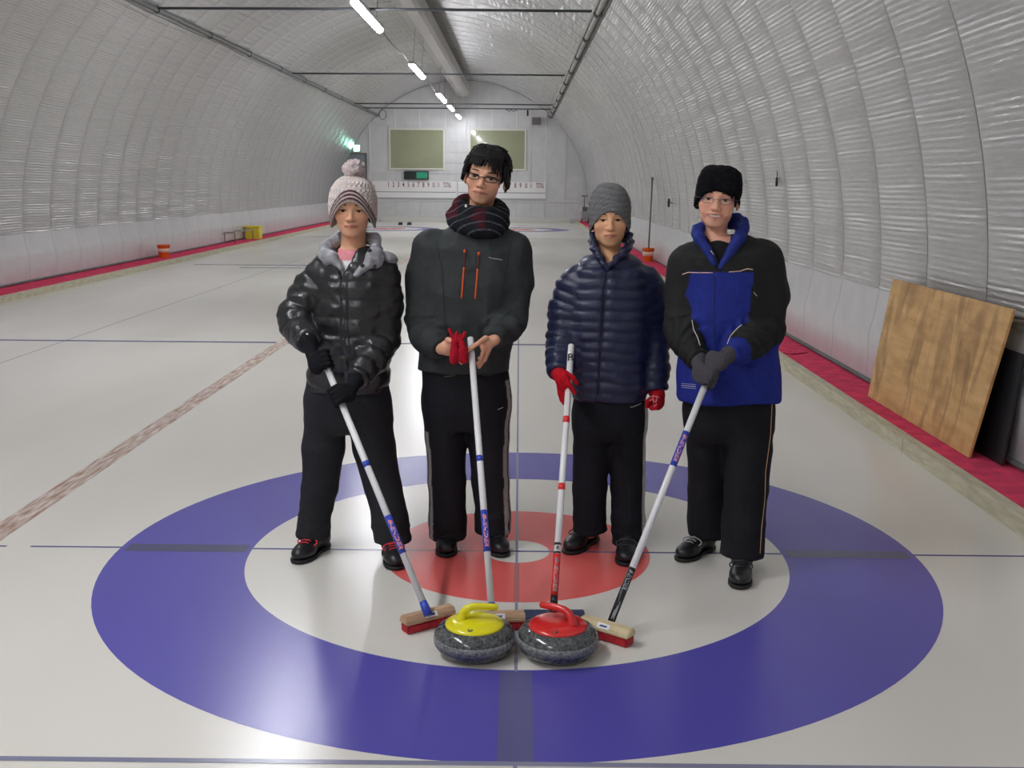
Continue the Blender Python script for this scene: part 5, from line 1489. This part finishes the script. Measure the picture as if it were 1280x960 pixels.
# ================= fourth player: black hat, glasses, blue and black windbreaker
def player_blue():
    Y0 = -.10
    P = new_person('smiling person in a black knit hat and blue and black windbreaker with grey gloves', .90, Y0)
    rows = rows_of([(498, 847, 972, .145, 0), (470, 847, 972, .150, 0), (430, 848, 970, .150, 0), (390, 850, 968, .150, 0), (345, 850, 967, .142, 0), (318, 853, 963, .128, 0), (303, 866, 945, .105, .005), (294, 876, 930, .085, .01)], Y0)
    ra = limb([(860, 330, 0, 25), (854, 370, 0, 22), (853, 405, -.04, 20.5), (857, 425, -.11, 19), (874, 450, -.25, 13.5)], Y0)
    la = limb([(951, 329, 0, 28), (957, 370, 0, 27), (953, 408, -.04, 25), (940, 425, -.14, 21), (911, 443, -.27, 14)], Y0)
    arms = [ra, la]
    legs = [limb([(884, 515, .02, 27), (884, 560, .05, 26), (884, 610, .09, 24), (884, 650, .12, 23), (885, 668, .125, 24)], Y0),
            limb([(934, 515, 0, 31), (934, 560, -.03, 30), (932, 610, -.07, 28), (928, 660, -.12, 26.5), (926, 694, -.145, 27)], Y0)]
    prow = rows_of([(488, 855, 968, .120, 0), (510, 855, 968, .126, 0), (535, 857, 967, .120, 0), (550, 866, 955, .10, 0)], Y0)
    T = Frame(W(897, 249, Y0 - .02), rot(-12, 3, 5), 1.03)
    lm = mat('lace_grey', (150, 150, 150), .6)
    S1 = shoe(P, G(848, 703), G(896, 681), lm); S2 = shoe(P, G(924, 738), G(928, 706), mat('lace_dark', (40, 40, 44), .6))
    col = skin_col(T, (232, 174, 146), smile=1.0, wide=1.06)
    o, v, f = body(P, T, rows, arms, legs, prow, col, 1.06, smile=1.0, feet=[(S1, legs[0][0][-1]), (S2, legs[1][0][-1])])
    face_parts(T, bvh_of(v, f), P, 1.06, smile=1.0, glasses=(mat('frame_purple', (96, 84, 120), .3, metal=.5), .0010, .0205, .0130, False), brow=.0028, gz=-.001)
    vb = W(893, 338, Y0); vt = W(897, 292, Y0)
    F = garment(rows, arms)
    def vcut(X, Y, Z):
        t = np.clip((Z - vb[2]) / (vt[2] - vb[2]), -.2, 1.4)
        return -np.maximum(np.abs(X - (vb[0] + (vt[0] - vb[0]) * t)) - .050 * t, Y - (Y0 + .03))
    F.cut_fn(vcut)
    bk, bl = np.array(lin((36, 37, 36))), np.array(lin((34, 48, 138)))
    zp = W(897, 341, Y0 - .14)[2]; zel = W(897, 432, Y0 - .15)[2]
    def jcol(v):
        dist = np.full(len(v), 9e9); arc = np.zeros(len(v))
        for (pts, rs) in arms:
            d, a = chain_param(v, pts); R = np.interp(a, np.concatenate([[0], np.cumsum(np.linalg.norm(np.diff(np.array(pts), axis=0), axis=1))]), rs)
            q = d - R; m = q < dist; dist[m] = q[m]; arc[m] = a[m]
        arm = dist < .012
        front = v[:, 1] < Y0 - .02
        xl = np.interp(v[:, 2], [zel, zp], [W(862, 432, Y0 - .14)[0], W(852, 341, Y0 - .14)[0]]); xr = np.interp(v[:, 2], [zel, zp], [W(931, 432, Y0 - .14)[0], W(942, 341, Y0 - .14)[0]])
        blue = (v[:, 2] < zp) & ~arm & (((v[:, 0] > xl) & (v[:, 0] < xr)) | (v[:, 2] < zel))
        cuff = arm & (arc > .52) & (dist < .012)
        return np.where((blue | cuff)[:, None], bl, bk)
    def disp(v):
        d = .008 * vnoise(v, (8, 8, 5), 13) + .006 * ridge(v, (8, 8, 5), 15) + .003 * ridge(v, (20, 20, 14), 16)
        for pts, rs in arms:
            q, a = chain_param(v, pts); w = (1 - sstep(q, .09, .11)) * sstep(a, .2, .3); d = d + w * .006 * np.sin(a * 80 + 6 * vnoise(v, (9, 9, 9), 4))
        return d
    jo, jv, jf = fmesh('windbreaker', F, M_cloth, P, 2, disp, jcol)
    jb = bvh_of(jv, jf)
    mw = mat('piping_white', (226, 214, 200), .5); mp_ = mat('piping_pink', (232, 190, 176), .5)
    surf_tube('piping', jb, [(853, 343), (860, 340.5), (875, 341), (891, 341)], .0022, mp_, jo); surf_tube('piping', jb, [(911, 340), (925, 339), (934, 336), (941, 337)], .0022, mp_, jo)
    surf_tube('piping', jb, [(865, 400), (867, 412), (872, 422), (875, 432)], .0020, mw, jo); surf_tube('piping', jb, [(909, 430), (913, 420), (921, 411), (927, 406)], .0020, mw, jo)
    surf_tube('placket', jb, [(893, 345), (892, 380), (893, 420), (894, 440)], .0035, mat('blue_dark', (24, 34, 104), .6), jo)
    for yy in (480, 482.5, 485): surf_tube('hem_logo', jb, [(852, yy - .8), (860, yy), (870, yy + .8)], .0013 if yy != 482.5 else .0022, mat('logo_lilac', (176, 176, 204), .5), jo)
    surf_tube('piping', jb, [(942, 365), (946, 370)], .0016, mw, jo)
    # collar
    bc = lambda v: np.tile(lin((38, 52, 132)), (len(v), 1))
    nc = W(902, 296, Y0)
    F = Field(nc - np.array([.22, .22, .16]), nc + np.array([.22, .22, .18]), .005)
    Lp = lambda *q: [W(px, py, Y0 + dy) for px, py, dy in q]
    F.chain(Lp((893, 330, -.135), (884, 312, -.115), (874, 298, -.085), (872, 288, -.02), (885, 282, .06), (905, 279, .09), (921, 280, .06), (929, 287, -.01), (924, 298, -.08), (912, 316, -.12), (900, 334, -.135)), [.010, .018, .022, .024, .024, .024, .024, .026, .026, .018, .009], 0, .01)
    F.chain(Lp((868, 292, -.055), (876, 283, -.02), (890, 274, .065), (906, 271, .08), (922, 271, .055), (931, 277, .0), (931, 288, -.055)), [.010, .014, .014, .014, .014, .015, .012], .02, .01)
    co, cv, cf = fmesh('collar', F, M_cloth, P, 1, lambda v: .003 * ridge(v, (22, 22, 22), 8), bc)
    surf_tube('zip', bvh_of(cv, cf), [(888, 313), (891, 317), (894, 320)], .0022, mw, co)
    # shirt
    F = Field((vb[0] - .16, Y0 - .2, vb[2] - .08), (vb[0] + .2, Y0 + .12, vt[2] + .10), .005)
    F.loft([(z, x, y, w * .9, d * .88) for z, x, y, w, d in rows[3:7]], 0, 2.3)
    F.cone(W(899, 328, Y0 - .02), W(898, 314, Y0 - .03), .075, .060, .02)
    fmesh('black_shirt', F, M_cloth, P, 2, None, (22, 22, 26))
    # trousers
    F = trousers(prow, legs); tc = np.array(lin((30, 30, 34)))
    to, tv, tf = fmesh('trousers', F, M_trou, P, 2, lambda v: .007 * vnoise(v, (10, 10, 6), 35) + .005 * ridge(v, (9, 9, 15), 39) * (1 - sstep(v[:, 2], .1, .45)), lambda v: np.tile(tc, (len(v), 1)))
    tb = bvh_of(tv, tf)
    surf_tube('piping', tb, [(965, 505), (963, 545), (957, 590), (956, 625), (952, 660), (950, 692)], .0020, mat('piping_orange', (214, 168, 128), .5), to)
    # gloves
    A = unit(B4T - B4B); gg = (84, 82, 86)
    glove(P, along(B4T, B4B, 473), A, ra[0][-1], (-.3, -1, .2), gg)
    glove(P, along(B4T, B4B, 455), A, la[0][-1], (.3, -1, .2), gg)
    kc = np.array(lin((22, 22, 25)))
    brim = lambda a, b: .040 - 6.0 * a * a - .30 * (b + .1) * (b > -.1) + (.02 * (a > .06))
    hat(P, T, 'knit_hat', (0, .012, .030), (.092, .110, .105), brim, M_knit, lambda q: kc * (1 + .3 * vnoise(q, (90, 90, 90), 2))[:, None], 3.2, lambda q: .003 * vnoise(q, (70, 70, 70), 5) + .003 * vnoise(q, (16, 16, 20), 4))
    L = [([(-.020, -.078, .070), (-.024, -.088, .048), (-.030, -.090, .030)], [.007, .006, .002]), ([(-.028, -.074, .070), (-.034, -.084, .048), (-.036, -.084, .034)], [.007, .006, .002])]
    for s in (-1, 1):
        for i in range(4): L.append(([(s * .072, -.032 + .012 * i, .03), (s * .075, -.032 + .012 * i, .0), (s * .074, -.032 + .012 * i, -.022)], [.008, .007, .004]))
    locks(P, T, L)
player_pompom(); player_scarf(); player_navy(); player_blue()
